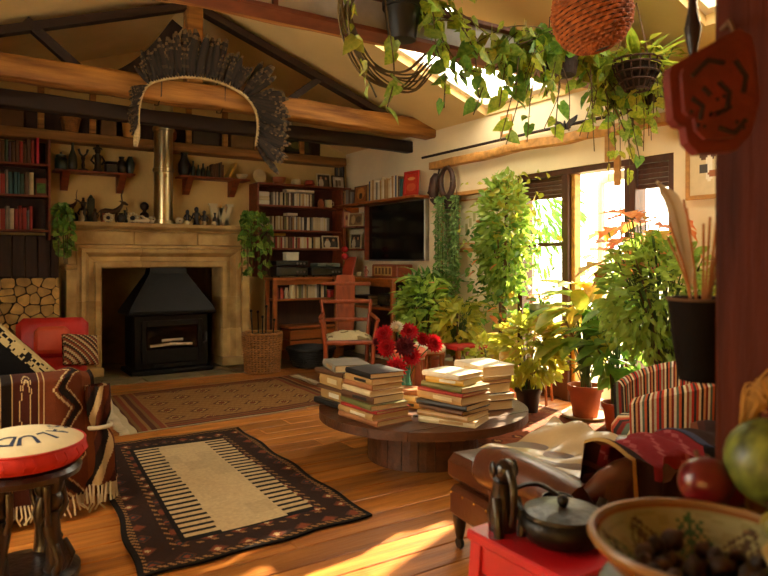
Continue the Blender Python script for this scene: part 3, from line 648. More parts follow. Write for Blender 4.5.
# ---------- clutter on the gable shelf
GZ = 2.512
def basket(name, lbl, loc, r0, r1, h, m=wick, n=24, rings=8, group=None, cat='basket'):
    g = thing(name, lbl, cat, loc, 0, group)
    prof = []
    for i in range(rings * 2 + 1):
        t = i / (rings * 2); prof.append((r0 + (r1 - r0) * t + (.006 if i % 2 else 0) * r1 / .2, h * t))
    MB().lathe(prof + [(r1 - .02, h), (r0 - .015, .02), (.0001, .02)], n).build('weave', m, g, smooth=30)
    MB().tube([(r1 * cos(a * pi / 12), r1 * sin(a * pi / 12), h) for a in range(24)], .012 * r1 / .2 + .003, 6, True).build('rim', m, g, smooth=60)
    return g
basket('storage_basket', 'shallow tan basket high on the gable shelf beside an upright', (1.0, 7.475, GZ), .07, .095, .15)
basket('storage_basket', 'straw hat-like round basket on the gable shelf near the feather headdress', (1.6, 7.475, GZ), .075, .09, .17, mat('straw', '#b9863c', .7, var=.25, bump=.3))
def crate(x, w_, h, c_, lbl, cat='box'):
    g = thing('storage_box', lbl, cat, (x, 7.475, GZ)); m = mat('box_' + c_, c_, .7, var=.25)
    MB().box(-w_ / 2, w_ / 2, -.07, .08, 0, h * .8, bev=.006).build('box_body', m, g); MB().box(-w_ / 2 - .006, w_ / 2 + .006, -.075, .085, h * .8, h, bev=.006).build('lid', m, g)
crate(.42, .3, .2, '#5c3c20', 'brown lidded box at the far end of the gable shelf'); crate(1.36, .16, .2, '#6a4a28', 'tan lidded box between round baskets on the gable shelf'); crate(2.4, .3, .19, '#3a2c20', 'dark lidded box on the gable shelf behind the flue'); crate(2.84, .28, .22, '#74552c', 'light brown lidded box on the gable shelf above the ornament shelf')
vase('shelf_urn', 'dark urn between posts at the left of the gable shelf', 'urn', [(.05, 0), (.08, .06), (.07, .14), (.04, .19), (.05, .21)], dk, (.19 + .12, 7.33, GZ + .0)) if False else None
vase('clay_jar', 'orange clay jar on the gable shelf behind the headdress', 'jar', [(.05, 0), (.085, .05), (.085, .12), (.05, .18), (.055, .2)], clay, (2.0, 7.475, GZ))
shelf_row(3.16, 3.3, back_place(7.42, GZ), (.16, .22), (.025, .04), ['brown', 'tan', 'black'], '%s old volume on the gable shelf beside the green panel', 'old volumes on the gable shelf', lean=0)

# ================================================================== CORNER DESK, RIGHT WALL, GARDEN DOORS
dsk = thing('corner_desk', 'orange wooden corner desk with an under-shelf, below the bookcase and screen', 'desk', (0, 0, 0))
MB().box(3.05, 4.33, 7.0, 7.295, .965, 1.0, bev=.004).build('desk_top', oak, dsk)
MB().box(3.82, 4.33, 5.7, 6.998, .965, 1.0, bev=.004).build('desk_top', oak, dsk)
MB().box(3.1, 4.2, 7.05, 7.29, .72, .745, bev=.003).build('under_shelf', oak, dsk)
MB().box(3.84, 4.3, 5.76, 6.95, .66, .685, bev=.003).build('under_shelf', oak, dsk)
for x, y_ in ((3.07, 7.03), (3.07, 7.25), (3.84, 6.96), (3.84, 5.73), (4.28, 5.73)): MB().box(x, x + .045, y_, y_ + .045, 0, .965, bev=.004).build('leg', oak, dsk)
MB().box(3.1, 3.84, 7.04, 7.06, .91, .965, bev=.002).build('apron', oak, dsk); MB().box(3.84, 3.86, 5.77, 6.96, .91, .965, bev=.002).build('apron', oak, dsk)
MB().box(3.12, 4.3, 7.278, 7.292, .05, .96).build('back_panel', dkpanel, dsk); MB().box(4.315, 4.33, 5.78, 6.95, .05, .96).build('back_panel', dkpanel, dsk)
def hifi(loc, w_, h, lbl, rz=0, knobs=3, name='hifi_unit'):
    g = thing(name, lbl, 'stereo', loc, rz)
    MB().box(-w_ / 2, w_ / 2, -.13, .12, .012, h, bev=.005).build('case', mat('black_plastic', '#15130f', .4, var=.15), g)
    MB().box(-w_ / 2 + .02, w_ / 2 - .02, -.135, -.129, .03, h - .02).build('front_panel', mat('smoked_panel', '#3b382a', .25, var=.2), g)
    for k in range(knobs): MB().lathe([(.012, 0), (.012, .012), (.001, .012)], 12, TR(w_ / 2 - .05 - k * .045, -.135, h / 2, rx=pi / 2)).build('knob', mat('steel', '#9b958a', .3, metal=1), g)
    for x in (-1, 1):
        for y_ in (-.1, .09): MB().lathe([(.014, 0), (.014, .012)], 8, TR(x * (w_ / 2 - .04), y_, 0)).build('foot', black, g)
D0 = 1.001
hifi((3.30, 7.15, D0), .4, .12, 'wide black stereo amplifier under the record deck at the fireplace end of the desk')
hifi((3.30, 7.15, D0 + .121), .4, .07, 'slim black stereo deck resting on the wide amplifier')
hifi((3.76, 7.15, D0), .42, .11, 'black stereo receiver in the middle of the corner desk')
g = thing('cardboard_box', 'small cream box on top of the slim stereo deck', 'box', (3.34, 7.15, D0 + .192)); MB().box(-.08, .08, -.05, .05, 0, .085, bev=.003).build('box_body', pic_w, g); MB().box(-.083, .083, -.053, .053, .085, .1, bev=.003).build('lid', pic_w, g)
o = thing('laptop_case', 'flat pale green-grey case lying on the black receiver', 'case', (3.8, 7.15, D0 + .112)); MB().box(-.16, .16, -.1, .1, 0, .05, bev=.01).build('shell', mat('grey_green_shell', '#6b7462', .5), o); MB().tube([(-.04, -.1, .025), (-.04, -.13, .025), (.04, -.13, .025), (.04, -.1, .025)], .006, 6).build('handle', black, o)
o = MB(); bookgeo(.03, .24, .17, o, o); o = o.build('book', [mat('cover_brickred', '#9a3a22', .5, var=.2), paper]); o.matrix_world = TR(4.04, 6.9, D0 + .008, rz=.3) @ TR(ry=.32); tag(o, 'brick red book leaning in the desk corner', 'book')
# under-shelf: files and jars
shelf_row(3.36, 3.8, back_place(7.1, .746), (.14, .17), (.014, .026), ['cream', 'grey', 'black', 'olive', 'tan', 'white'], 'slim %s file on the under-shelf of the corner desk', 'files under the corner desk', .15, .03, 'file')
for x, c_, l_ in ((3.15, '#6d2a1c', 'dark red'), (3.21, '#a83c28', 'bright red'), (3.27, '#b9a888', 'pale')): vase('storage_jar', l_ + ' jar on the under-shelf beside the files', 'jar', [(.024, 0), (.026, .09), (.018, .11), (.02, .13)], mat('jar_' + l_.replace(' ', '_'), c_, .4), (x, 7.12, .746), 12)
vase('pillar_candle', 'thick cream candle on the under-shelf next to the jars', 'candle', [(.035, 0), (.035, .15), (.03, .155), (.004, .15), (.003, .165)], cream_c, (3.33, 7.09, .746), 14)
for x, l_ in ((3.86, 'beside the files'), (4.02, 'behind the wooden chair')): vase('red_tin', 'round red tin on the under-shelf ' + l_, 'tin', [(.06, 0), (.062, .01), (.062, .07), (.065, .072), (.065, .09), (.001, .095)], mat('red_tin', '#a3241c', .35), (x, 7.14, .746), 16)
g = thing('wooden_chest', 'brown plank chest on the floor under the corner desk', 'chest', (3.62, 7.1, .008)); [MB().box(-.36, .36, -.1, .14, .02 + k * .12, .13 + k * .12, bev=.006).build('plank', oak, g) for k in range(3)]; MB().box(-.38, .38, -.12, .16, .385, .42, bev=.008).build('lid', oak, g)
# objects on the right hand wing of the desk
g = thing('radio', 'brown wooden radio with pale lettered dial panel under the screen', 'radio', (4.14, 6.2, D0), -pi / 2); MB().box(-.26, .26, -.1, .12, 0, .15, bev=.012).build('case', oak_r, g); MB().box(-.2, .16, -.106, -.098, .025, .125, bev=.002).build('dial_panel', mat('tan_dial', '#a8874a', .5, var=.3, scale=18), g); [MB().box(-.17 + k * .07, -.13 + k * .07, -.109, -.105, .04, .11).build('speaker_slot', mat('brown_slot', '#5b3c1c', .6), g) for k in range(5)]
for k in range(3):
    o = MB(); bookgeo(.035, .3, .2, o, o); o = o.build('book', [BM[('olive', 'tan', 'black')[k]], paper]); o.matrix_world = TR(3.9, 6.62, .686 + .019 + k * .037, rz=-pi / 2) @ TR(ry=pi / 2); tag(o, ('olive', 'tan', 'black')[k] + ' large book in the flat pile on the under-shelf below the radio', 'book')
hifi((4.1, 6.05, .686), .36, .14, 'dark player on the under-shelf of the desk wing below the radio', -pi / 2)
vase('white_bottle', 'slim white bottle at the plant end of the desk wing', 'bottle', [(.03, 0), (.032, .02), (.03, .16), (.012, .2), (.012, .24), (.016, .245)], pic_w, (4.0, 5.82, .686), 14)
redpaper = mat('red_paper', '#b8201a', .5, var=.15)
g = thing('bead_string', 'string of shiny red paper balls hanging beside the screen', 'decoration', (3.98, 6.98, 1.2))
for k, z in enumerate((.04, .13)): MB().ball(0, 0, z, .045, 12, .9).build('ball', redpaper, g, smooth=60)
MB().tube([(0, 0, .17), (0, 0, .5)], .004, 5).build('cord', redpaper, g)
idol('figurine', 'dark desk figurine beside the leaning brick red book', (4.1, 7.15, D0), dkw, .7, True, True); vase('cup', 'small cream cup beside the dark desk figurine', 'cup', [(.03, 0), (.04, .05), (.036, .05), (.03, .01), (.001, .008)], cream_c, (4.21, 7.05, D0), 14)
idol('figurine', 'reddish little figure in front of the radio', (4.06, 6.62, D0), mat('red_clay_fig', '#8a4632', .6), .5, True, False)
# shelves with photographs in the corner of the right wall
rs = thing('photo_shelf', 'short wooden shelves of photographs between corner and screen', 'shelf', (4.1, 7.2, 0))
for z in (1.62, 1.34): MB().box(0, .248, -.28, .08, z - .02, z, bev=.003).build('shelf', oak_r, rs)
MB().box(.12, .248, -.295, -.28, 1.2, 1.88, bev=.003).build('side_panel', oak_r, rs)
photo('framed_photograph', 'cream framed photo lying sideways on the upper photo shelf by the screen', TR(4.2, 7.1, 1.621, rz=-pi / 2 + .25, rx=-.1), .26, .17, gold_f, [C('#8a6a44'), (.3, .5, .15, .4, C('#c7a878')), (.7, .5, .2, .3, C('#5a4430'))])
photo('framed_photograph', 'cream framed portrait on the lower photo shelf by the screen', TR(4.2, 7.1, 1.341, rz=-pi / 2 + .25, rx=-.1), .2, .19, gold_f, people)
photo('framed_photograph', 'small reddish picture on the upper photo shelf in the corner', TR(4.16, 7.25, 1.621, rz=-.6, rx=-.1), .1, .2, mat('red_frame', '#7a3220', .5), [C('#b98a5a'), (.5, .6, .2, .2, C('#6a2a1c'))])
# television
tv = thing('television', 'black flat television with silver edge on the wall under the book shelf', 'television', (4.3, 6.33, 1.19))
MB().box(-.02, .045, -.575, .575, 0, .68, bev=.006).build('case', mat('tv_silver', '#8f8b80', .35, metal=.8), tv)
MB().box(-.026, -.018, -.56, .56, .02, .665).build('screen', mat('tv_screen', '#0b0d0c', .12, var=.1, spec=.4), tv)
MB().box(.045, .05, -.15, .15, .2, .45).build('wall_mount', black, tv)
# book shelf over the television
bs = thing('wall_bookshelf', 'wooden wall shelf of mixed books above the television', 'shelf', (4.1, 6.58, 1.9))
MB().box(0, .248, -.88, .88, -.03, 0, bev=.004).build('board', oak, bs)
for y_ in (-.7, .7): MB().prism([(.02, -.03), (.248, -.03), (.248, -.2)], y_ - .02, y_ + .02, Matrix(((1, 0, 0, 0), (0, 0, 1, 0), (0, 1, 0, 0), (0, 0, 0, 1)))).build('bracket', oak, bs) if y_ > 0 else None
shelf_row(6.02, 6.75, right_place(4.15, 1.901), (.2, .26), (.022, .045), ['cream', 'grey', 'white', 'teal', 'tan', 'brown', 'yellow', 'blue'], '%s spined book on the shelf over the television', 'books over the television', .15, .3)
shelf_row(7.12, 7.42, right_place(4.15, 1.901), (.15, .19), (.025, .04), ['brown', 'tan', 'grey', 'black'], '%s old book at the corner end of the shelf over the television', 'old books over the television', .15, 0)
photo('record_sleeve', 'square brown record sleeve facing out on the shelf over the television', TR(4.17, 6.93, 1.901, rz=-pi / 2, rx=-.08), .3, .21, mat('brown_sleeve', '#5d3a20', .6), [C('#9a5c2c'), (.5, .55, .32, .38, C('#c98a44')), (.5, .4, .14, .2, C('#3a2414'))], .01)
photo('red_book', 'large red book facing out at the end of the shelf over the television', TR(4.16, 5.85, 1.901, rz=-pi / 2 + .15, rx=-.08), .23, .27, mat('red_cover', '#a82218', .45), [C('#b9301c'), (.5, .3, .42, .22, C('#c95a34')), (.5, .75, .35, .08, C('#d8a060'))], .03)
# wooden rails along the window wall
tag(wavy_beam(-1.55, 1.5, 0, 0, .08, .10, seed=12).build('trim_1', timber_l, None, (4.3, 4.15, 2.215), (0, 0, pi / 2), smooth=50), 'pale timber rail along the wall over the garden doors', kind='structure')
tag(MB().tube([(4.31, 5.84, 2.325), (4.31, 4.2, 2.335), (4.31, 2.7, 2.33)], .014, 8).build('curtain_pole', timber_d), 'thin dark pole along the window wall above the pale timber rail', 'pole')
tag(MB().box(4.27, 4.349, 4.6, 5.5, 1.85, 1.89, bev=.006).build('trim_2', timber_l), 'narrow wooden rail on the window wall behind the creepers', kind='structure')
tag(MB().box(4.28, 4.349, 4.6, 5.4, 1.28, 1.32, bev=.006).build('trim_3', timber_l), 'lower narrow wooden rail on the window wall', kind='structure')
photo('framed_picture', 'small pale wood frame on the wall above the dark pole', TR(4.335, 4.55, 2.36, rz=-pi / 2), .14, .2, timber_l, [C('#efe4c8'), (.5, .4, .2, .2, C('#d8c49a'))], .025)
photo('botanical_print', 'faint plant drawing on the wall between the two narrow rails', TR(4.335, 4.98, 1.36, rz=-pi / 2), .5, .45, timber_l, [C('#dccfa8')] + [(.2 + .13 * k, .35 + .12 * (k % 3), .05, .12, C('#a8a068')) for k in range(6)], .012)
photo('shadow_box', 'pale wood shadow box with little dark ornaments on the wall past the doors', TR(4.33, 2.56, 1.62, rz=-pi / 2), .34, .42, timber_l, [C('#dcc79a'), (.45, .75, .22, .1, C('#5a3a26')), (.5, .5, .1, .25, C('#efe4cc')), (.35, .5, .12, .1, C('#4a4038')), (.6, .4, .14, .06, C('#a8663a'))], .03)
# garden doors
gd = thing('door_1', 'brown glazed garden doors, middle leaf open to the bright garden', None, kind='structure')
def dbar(y0, y1, z0, z1, x0=4.40, x1=4.48, nm='door_frame', m=doorw, bev=.004): return MB().box(x0, x1, y0, y1, z0, z1, bev=bev).build(nm, m, gd)
dbar(DY0, DY1, 1.93, DZ, 4.36, 4.5); dbar(DY1 - .06, DY1, 0, 1.93, 4.36, 4.5); dbar(DY0, DY0 + .05, 0, 1.93, 4.36, 4.5); dbar(3.83, 3.9, 0, 1.93, 4.36, 4.5); dbar(3.17, 3.27, 0, 1.93, 4.36, 4.5)
for a, b in ((3.9, DY1 - .06), (DY0 + .05, 3.17)):
    for z0, z1 in ((.0, .16), (.62, .65), (1.32, 1.355)): dbar(a, b, z0, z1, nm='door_rail')
    for k in range(5): dbar(a, b, 1.74 + k * .038, 1.7765 + k * .038, 4.385, 4.41, 'blind_slat', bev=.006)
    for z0, z1 in ((.16, .62), (.65, 1.32), (1.355, 1.93)): dbar(a, b, z0, z1, 4.437, 4.443, 'pane', glass, 0)
brassy = mat('worn_yellow_paint', '#b98a36', .5, var=.4, scale=20)
dbar(3.79, 3.828, 0, 1.93, 4.4, 4.48, 'door_edge', brassy)
# open leaf, swung outward
lf = thing('door_2', 'pale open leaf of the garden doors swung outward', None, (4.5, 3.28, 0), R(66), kind='structure')
pale = mat('pale_door_paint', '#d9cdb0', .5, var=.1)
for a, b, z0, z1 in ((0, .07, 0, 1.93), (.5, .57, 0, 1.93), (.07, .5, 0, .18), (.07, .5, 1.86, 1.93), (.07, .5, .98, 1.03)): MB().box(a, b, -.02, .02, z0, z1, bev=.004).build('door_rail', pale, lf)
for z0, z1 in ((.18, .98), (1.03, 1.86)): MB().box(.07, .5, -.003, .003, z0, z1).build('pane', glass, lf)
MB().tube([(.54, -.02, 1.0), (.54, -.06, 1.0), (.46, -.06, 1.0)], .009, 6).build('handle', black, lf)
dbar(DY0, DY1, -.1, .0, XR, 4.6, 'door_sill')
# outdoors
tag(MB().box(4.57, 30, -14, 30, -.14, -.02).build('terrace_ground', mat('pale_gravel', '#b5a888', .95, var=.2, scale=6, bump=.4)), 'pale sunlit gravel terrace outside the doors', kind='structure')
# butterfly over the door
bf = thing('butterfly_ornament', 'dark butterfly-shaped ornament perched on the timber rail over the doors', 'ornament', (4.27, 3.78, 2.285), -pi / 2)
for s in (-1, 1):
    MB().prism([(0, .02), (s * .05, .06), (s * .13, .085), (s * .12, .05), (s * .08, .01), (s * .05, -.0), (0, .0)][::s], -.006, .006, TR(0, 0, .02, rx=pi / 2)).build('wing', dkw, bf)
    MB().prism([(0, .0), (s * .05, .005), (s * .06, -.02), (s * .02, -.03), (0, -.02)][::s], -.005, .005, TR(0, 0, .03, rx=pi / 2)).build('wing', dkw, bf)
MB().tube([(0, -.005, .002), (0, -.008, .04), (0, -.005, .08)], [.008, .014, .006], 8).build('body', dkw, bf, smooth=60)
# wooden chimes
ch = thing('wooden_chime', 'pair of pale wooden tablets hanging on cords before the doors', 'wind chime', (4.0, 3.12, 1.72))
MB().box(-.005, .005, -.045, .045, .2, .4, bev=.003).build('tablet', timber_l, ch); MB().box(-.005, .005, -.08, -.02, .02, .24, bev=.003, m=TR(.02, 0, 0)).build('tablet', timber_l, ch)
MB().tube([(0, 0, .4), (0, 0, .8)], .003, 5).build('cord', rust, ch); MB().tube([(.02, -.05, .02), (.02, -.05, -.1)], .003, 5).build('cord', rust, ch); MB().tube([(.02, -.05 + .03 * cos(a * pi / 3), -.14 + .04 * sin(a * pi / 3)) for a in range(6)], .005, 5, True).build('ring', bone, ch)
# horn and collar on the wall by the screen
leather_d = mat('old_dark_leather', '#3a2012', .55, var=.35, scale=10, bump=.3)
g = thing('horse_collar', 'worn dark leather collar hanging on the wall above the trailing string plant', 'collar', (4.24, 5.32, 2.0)); MB().tube([(0, .1 * sin(a), .15 * cos(a)) for a in [i * 2 * pi / 20 for i in range(20)]], [.02 + .012 * abs(sin(i * pi / 20)) for i in range(20)], 8, True).build('ring', leather_d, g, smooth=60); MB().tube([(.02, -.09, .03), (-.02, -.1, 0), (.02, -.09, -.03)], .012, 6).build('strap', bone, g); MB().tube([(0, 0, .15), (.06, 0, .2), (.1, 0, .2)], .006, 5).build('hook', black, g)
g = thing('carved_mask', 'narrow dark carved mask on the wall beside the leather collar', 'mask', (4.3, 5.6, 1.78)); MB().tube([(.02, 0, .34), (0, 0, .28), (-.02, 0, .16), (-.01, 0, .06), (.02, 0, 0)], [.03, .055, .06, .045, .015], 10).build('face', leather_d, g, smooth=60); MB().tube([(-.05, 0, .2), (-.09, 0, .13), (-.05, 0, .11)], .012, 6).build('nose', leather_d, g, smooth=60); MB().tube([(-.04, -.03, .08), (-.06, 0, .08), (-.04, .03, .08)], .008, 6).build('mouth', bone, g)
MB().tube([(.0, -.05, .3), (0, -.09, .42), (0, -.03, .46)], [.012, .009, .003], 6).build('horn', leather_d, g, smooth=60)

# ================================================================== RUGS
def H2(i, j): return ((math.sin(i * 127.1 + j * 311.7) * 43758.5453) % 1 + 1) % 1
cloth = mat('woven_wool', '#ffffff', .95, var=.13, scale=60, attr=True, bump=.35, bscale=220, spec=.15)
dkr = C('#30201a'); brn = C('#5a3424'); rus = C('#7d4028'); crm = C('#c2a87c'); tan_ = C('#8f6a3e'); ink = C('#191412')
def rug1c(u, v):
    if .22 < u < .81 and .115 < v < .875:
        s = ((v - .115) / .76 * 24) % 1
        if (u < .36 + .012 * H2(int((v - .115) / .76 * 24), 1) or u > .672) and s < .45: return ink
        k = .93 + .14 * H2(int(u * 70), int(v * 110))
        return mul(crm, k * (.9 if H2(int(u * 9), int(v * 12)) > .82 else 1))
    e = min(u * 1.0, (1 - u) * 1.0, v * 1.9, (1 - v) * 1.9)
    if e < .02: return ink
    if e < .045: return (tan_ if int((u + v * 1.9) * 60) % 2 else dkr)
    if .155 < e < .175: return tan_ if int((u + v * 1.9) * 50) % 3 == 0 else dkr
    if .2 < e: return ink
    cu, cv = (u * 8) % 1 - .5, (v * 14.5) % 1 - .5; r = abs(cu) + abs(cv); hsh = H2(int(u * 8), int(v * 14.5))
    if r < .12: return crm if hsh > .6 else rus
    if r < .24: return rus if hsh > .35 else C('#2c3030')
    if r < .33: return brn
    return dkr if H2(int(u * 60), int(v * 100)) > .4 else C('#32201a')
def rug2c(u, v):
    e = min(u, 1 - u); q = min(v, 1 - v)
    if u < .025 or u > .975: return C('#c9bb98')
    if e < .14: return [tan_, brn, C('#7a5a34'), rus][int(e * 60) % 4]
    if q < .1: return [brn, C('#7a5530'), rus][int(q * 70) % 3]
    cu, cv = ((u - .14) / .72 * 6) % 1 - .5, ((v - .1) / .8 * 4 + (.5 if int((u - .14) / .72 * 6) % 2 else 0)) % 1 - .5; r = abs(cu) + abs(cv)
    if r < .16: return C('#70391f')
    if r < .24: return C('#a8854e')
    if r < .33: return C('#5f3a22')
    return C('#8a6236') if (int(u * 60) + int(v * 44)) % 3 else C('#966f40')
def rug3c(u, v):
    e = min(u, 1 - u, v, 1 - v)
    if e < .05: return C('#5b2f1c')
    if e < .1: return tan_ if int((u + v) * 60) % 2 else C('#6a2a18')
    cu, cv = (u * 7) % 1 - .5, (v * 7) % 1 - .5; r = abs(cu) + abs(cv)
    return C('#a5713f') if r < .14 else C('#552415') if r < .26 else C('#8a4526') if H2(int(u * 40), int(v * 40)) > .4 else C('#7a3c20')
def rug(name, lbl, c4, colf, nx, ny, fringe, z=.014, wav=.006):
    a, b, c_, d = [Vector((*p, 0)) for p in c4]             # near-left, near-right, far-right, far-left
    ctr = (a + b + c_ + d) / 4
    def pos(u, v):
        p = a * (1 - u) * (1 - v) + b * u * (1 - v) + c_ * u * v + d * (1 - u) * v - ctr
        k = wav * (sin(v * 23 + u * 3) if min(u, 1 - u) < .03 else 0); k2 = wav * (sin(u * 19) if min(v, 1 - v) < .03 else 0)
        return (p.x + k, p.y + k2, z + .002 * sin(u * 9 + v * 5) + .002 * sin(v * 17))
    g = thing(name, lbl, 'rug', (ctr.x, ctr.y, 0))
    MB().grid(nx, ny, pos, colf, thick=z - .003).build('pile', cloth, g, smooth=40)
    for s, ends in fringe:                                    # tassel threads along a short side
        mb = MB()
        for k in range(70):
            v = (k + .5) / 70; p = Vector(pos(*(((0 if s < 0 else 1), v) if ends == 'u' else (v, (0 if s < 0 else 1)))))
            q = Vector((s * U(.05, .075), U(-.012, .012), 0)) if ends == 'u' else Vector((U(-.012, .012), s * U(.04, .06), 0))
            mb.tube([p, p + q * .5 + Vector((0, 0, -.004)), Vector((p.x + q.x, p.y + q.y, .005))], .004, 4)
        tag(mb.build('fringe', mat('cream_fringe', '#c9bd9c', .9, var=.15), g), None, kind='stuff')
rug('kilim_rug', 'dark bordered rug with a cream comb-edged centre lying on the boards', ((.57, 2.555), (1.63, 2.6), (1.68, 4.48), (.74, 4.53)), rug1c, 132, 220, [], wav=.008)
rug('flatweave_rug', 'faded brown flatweave rug with diamonds and pale fringe before the hearth', ((1.0, 4.72), (2.92, 4.85), (2.93, 6.22), (1.07, 6.14)), rug2c, 150, 110, [(-1, 'u'), (1, 'u')], .01)
rug('red_rug', 'rust red patterned rug under the spool table and striped chair', ((2.72, 2.45), (4.0, 2.45), (4.0, 4.0), (2.72, 4.0)), rug3c, 90, 100, [(1, 'v')], .009)

# ================================================================== SPOOL TABLE AND ITS BOOKS
TX, TY_, TZ, TRR = 2.41, 3.26, .305, .635
spool_m = mat('worn_spool_wood', '#4c2a13', .45, var=.4, scale=4, stretch=(.6, 6, 6), rnd=.12, bump=.25, bscale=14)
tb = thing('spool_table', 'low round cable-spool table of dark worn boards stacked with books', 'table', (TX, TY_, 0))
ed = [-TRR, -.46, -.28, -.1, .09, .27, .45, TRR]
for a, b in zip(ed, ed[1:]):
    a += .0015; b -= .0015; up = []; n = 9
    for i in range(n): y_ = a + (b - a) * i / (n - 1); up.append((math.sqrt(max(1e-6, TRR ** 2 - y_ ** 2)), y_))
    poly = up + [(-x, y_) for x, y_ in reversed(up)]
    MB().prism(poly, TZ - .05 + U(-.002, .0), TZ - U(0, .002)).build('top_board', spool_m, tb)
MB().lathe([(.5, TZ - .07), (.5, TZ - .053)], 32).build('under_disc', spool_m, tb)
for k in range(22):
    a0 = 2 * pi * k / 22 + .006; a1 = 2 * pi * (k + 1) / 22 - .006; r0, r1 = .31, .335 + U(0, .004)
    MB().prism([(r0 * cos(a0), r0 * sin(a0)), (r1 * cos(a0), r1 * sin(a0)), (r1 * cos((a0 + a1) / 2) * 1.004, r1 * sin((a0 + a1) / 2) * 1.004), (r1 * cos(a1), r1 * sin(a1)), (r0 * cos(a1), r0 * sin(a1))], .0, TZ - .071).build('drum_stave', spool_m, tb)
for x, y_ in ((.2, .2), (-.2, .2), (.2, -.2), (-.2, -.2), (0, .42)): MB().lathe([(.016, 0), (.016, .006), (.006, .01)], 6, TR(x, y_, TZ - .001)).build('bolt', black, tb)
ORD = ['top', 'second', 'third', 'fourth', 'fifth', 'sixth', 'seventh', 'eighth', 'ninth', 'tenth']
pages2 = mat('page_block', '#cbb489', .9, var=.16, scale=40, stretch=(.3, .3, 25))
def flatbook(loc, rz, w_, l_, t, cover, lbl, wear=0):
    """hardback lying flat: cover boards and spine, page block, title panel"""
    g = thing('book', lbl, 'book', loc, rz); b = .0035 + (.002 if t > .04 else 0)
    mb = MB(); mb.box(-w_ / 2, w_ / 2, -l_ / 2, l_ / 2, 0, b, bev=.001).box(-w_ / 2, w_ / 2, -l_ / 2, l_ / 2, t - b, t, bev=.001)
    mb.prism([(-w_ / 2, 0), (-w_ / 2, t), (-w_ / 2 - .004, t * .8), (-w_ / 2 - .007, t * .5), (-w_ / 2 - .004, t * .2)][::-1], -l_ / 2, l_ / 2, Matrix(((1, 0, 0, 0), (0, 0, 1, 0), (0, 1, 0, 0), (0, 0, 0, 1))))
    mb.build('cover', cover, g)
    MB().box(-w_ / 2 + .004, w_ / 2 - .006, -l_ / 2 + .005, l_ / 2 - .005, b, t - b).build('pages', pages2, g)
    if t > .03: MB().box(-w_ / 2 - .0085, -w_ / 2 - .005, -l_ * .3, l_ * .12, t * .3, t * .72).build('title_panel', BM[random.choice(['cream', 'tan', 'black', 'white'])], g)
    return g
def stack(x, y_, items, where, rz0=0.):
    z = TZ + .0005; n = len(items)
    for k, (w_, l_, t, cn, dr) in enumerate(items):
        flatbook((x + U(-.008, .008), y_ + U(-.008, .008), z), rz0 + dr, w_, l_, t, BM[cn], '%s book, %s the stack %s' % (cn, 'topmost in' if n - 1 == k else ORD[n - 1 - k] + ' from the top of', where)); z += t + .0006
    return z
random.seed(21)
stack(2.04, 3.56, [(.24, .33, .035, 'black', .1), (.2, .27, .06, 'tan', .04), (.24, .3, .022, 'brown', .12), (.22, .28, .07, 'tan', .0), (.23, .31, .03, 'brown', .08), (.22, .3, .045, 'grey', -.25)], 'nearest the fireplace')
stack(1.99, 3.15, [(.25, .36, .03, 'orange', .1), (.25, .34, .034, 'tan', .06), (.24, .33, .018, 'red', .1), (.24, .34, .03, 'olive', -.02), (.22, .3, .04, 'brown', .1), (.22, .29, .03, 'cream', .02), (.21, .28, .03, 'orange', .07), (.21, .27, .034, 'tan', .05), (.22, .28, .03, 'black', -.03)], 'at the rug side of the table')
stack(2.33, 2.86, [(.23, .33, .034, 'cream', .5), (.24, .32, .03, 'tan', .35), (.23, .31, .024, 'brown', .2), (.24, .33, .03, 'black', .3), (.24, .33, .045, 'tan', .15), (.23, .32, .018, 'red', .2), (.22, .31, .03, 'olive', .12), (.19, .25, .035, 'yellow', .3), (.21, .26, .028, 'white', .2)], 'beside the leather chair')
stack(2.73, 3.06, [(.22, .31, .06, 'brown', -.2), (.23, .31, .035, 'white', -.15), (.2, .29, .065, 'black', -.1), (.22, .29, .018, 'orange', -.18), (.21, .29, .02, 'cream', -.1), (.23, .31, .065, 'white', -.12)], 'on the window side of the table')
stack(2.08, 2.93, [(.14, .2, .03, 'brown', .6), (.13, .19, .028, 'tan', .3)], 'of small books between the two front piles') if False else None
stack(2.36, 3.32, [(.16, .22, .04, 'tan', .5), (.15, .21, .03, 'cream', .2), (.14, .2, .03, 'orange', .6)], 'by the flower vase')
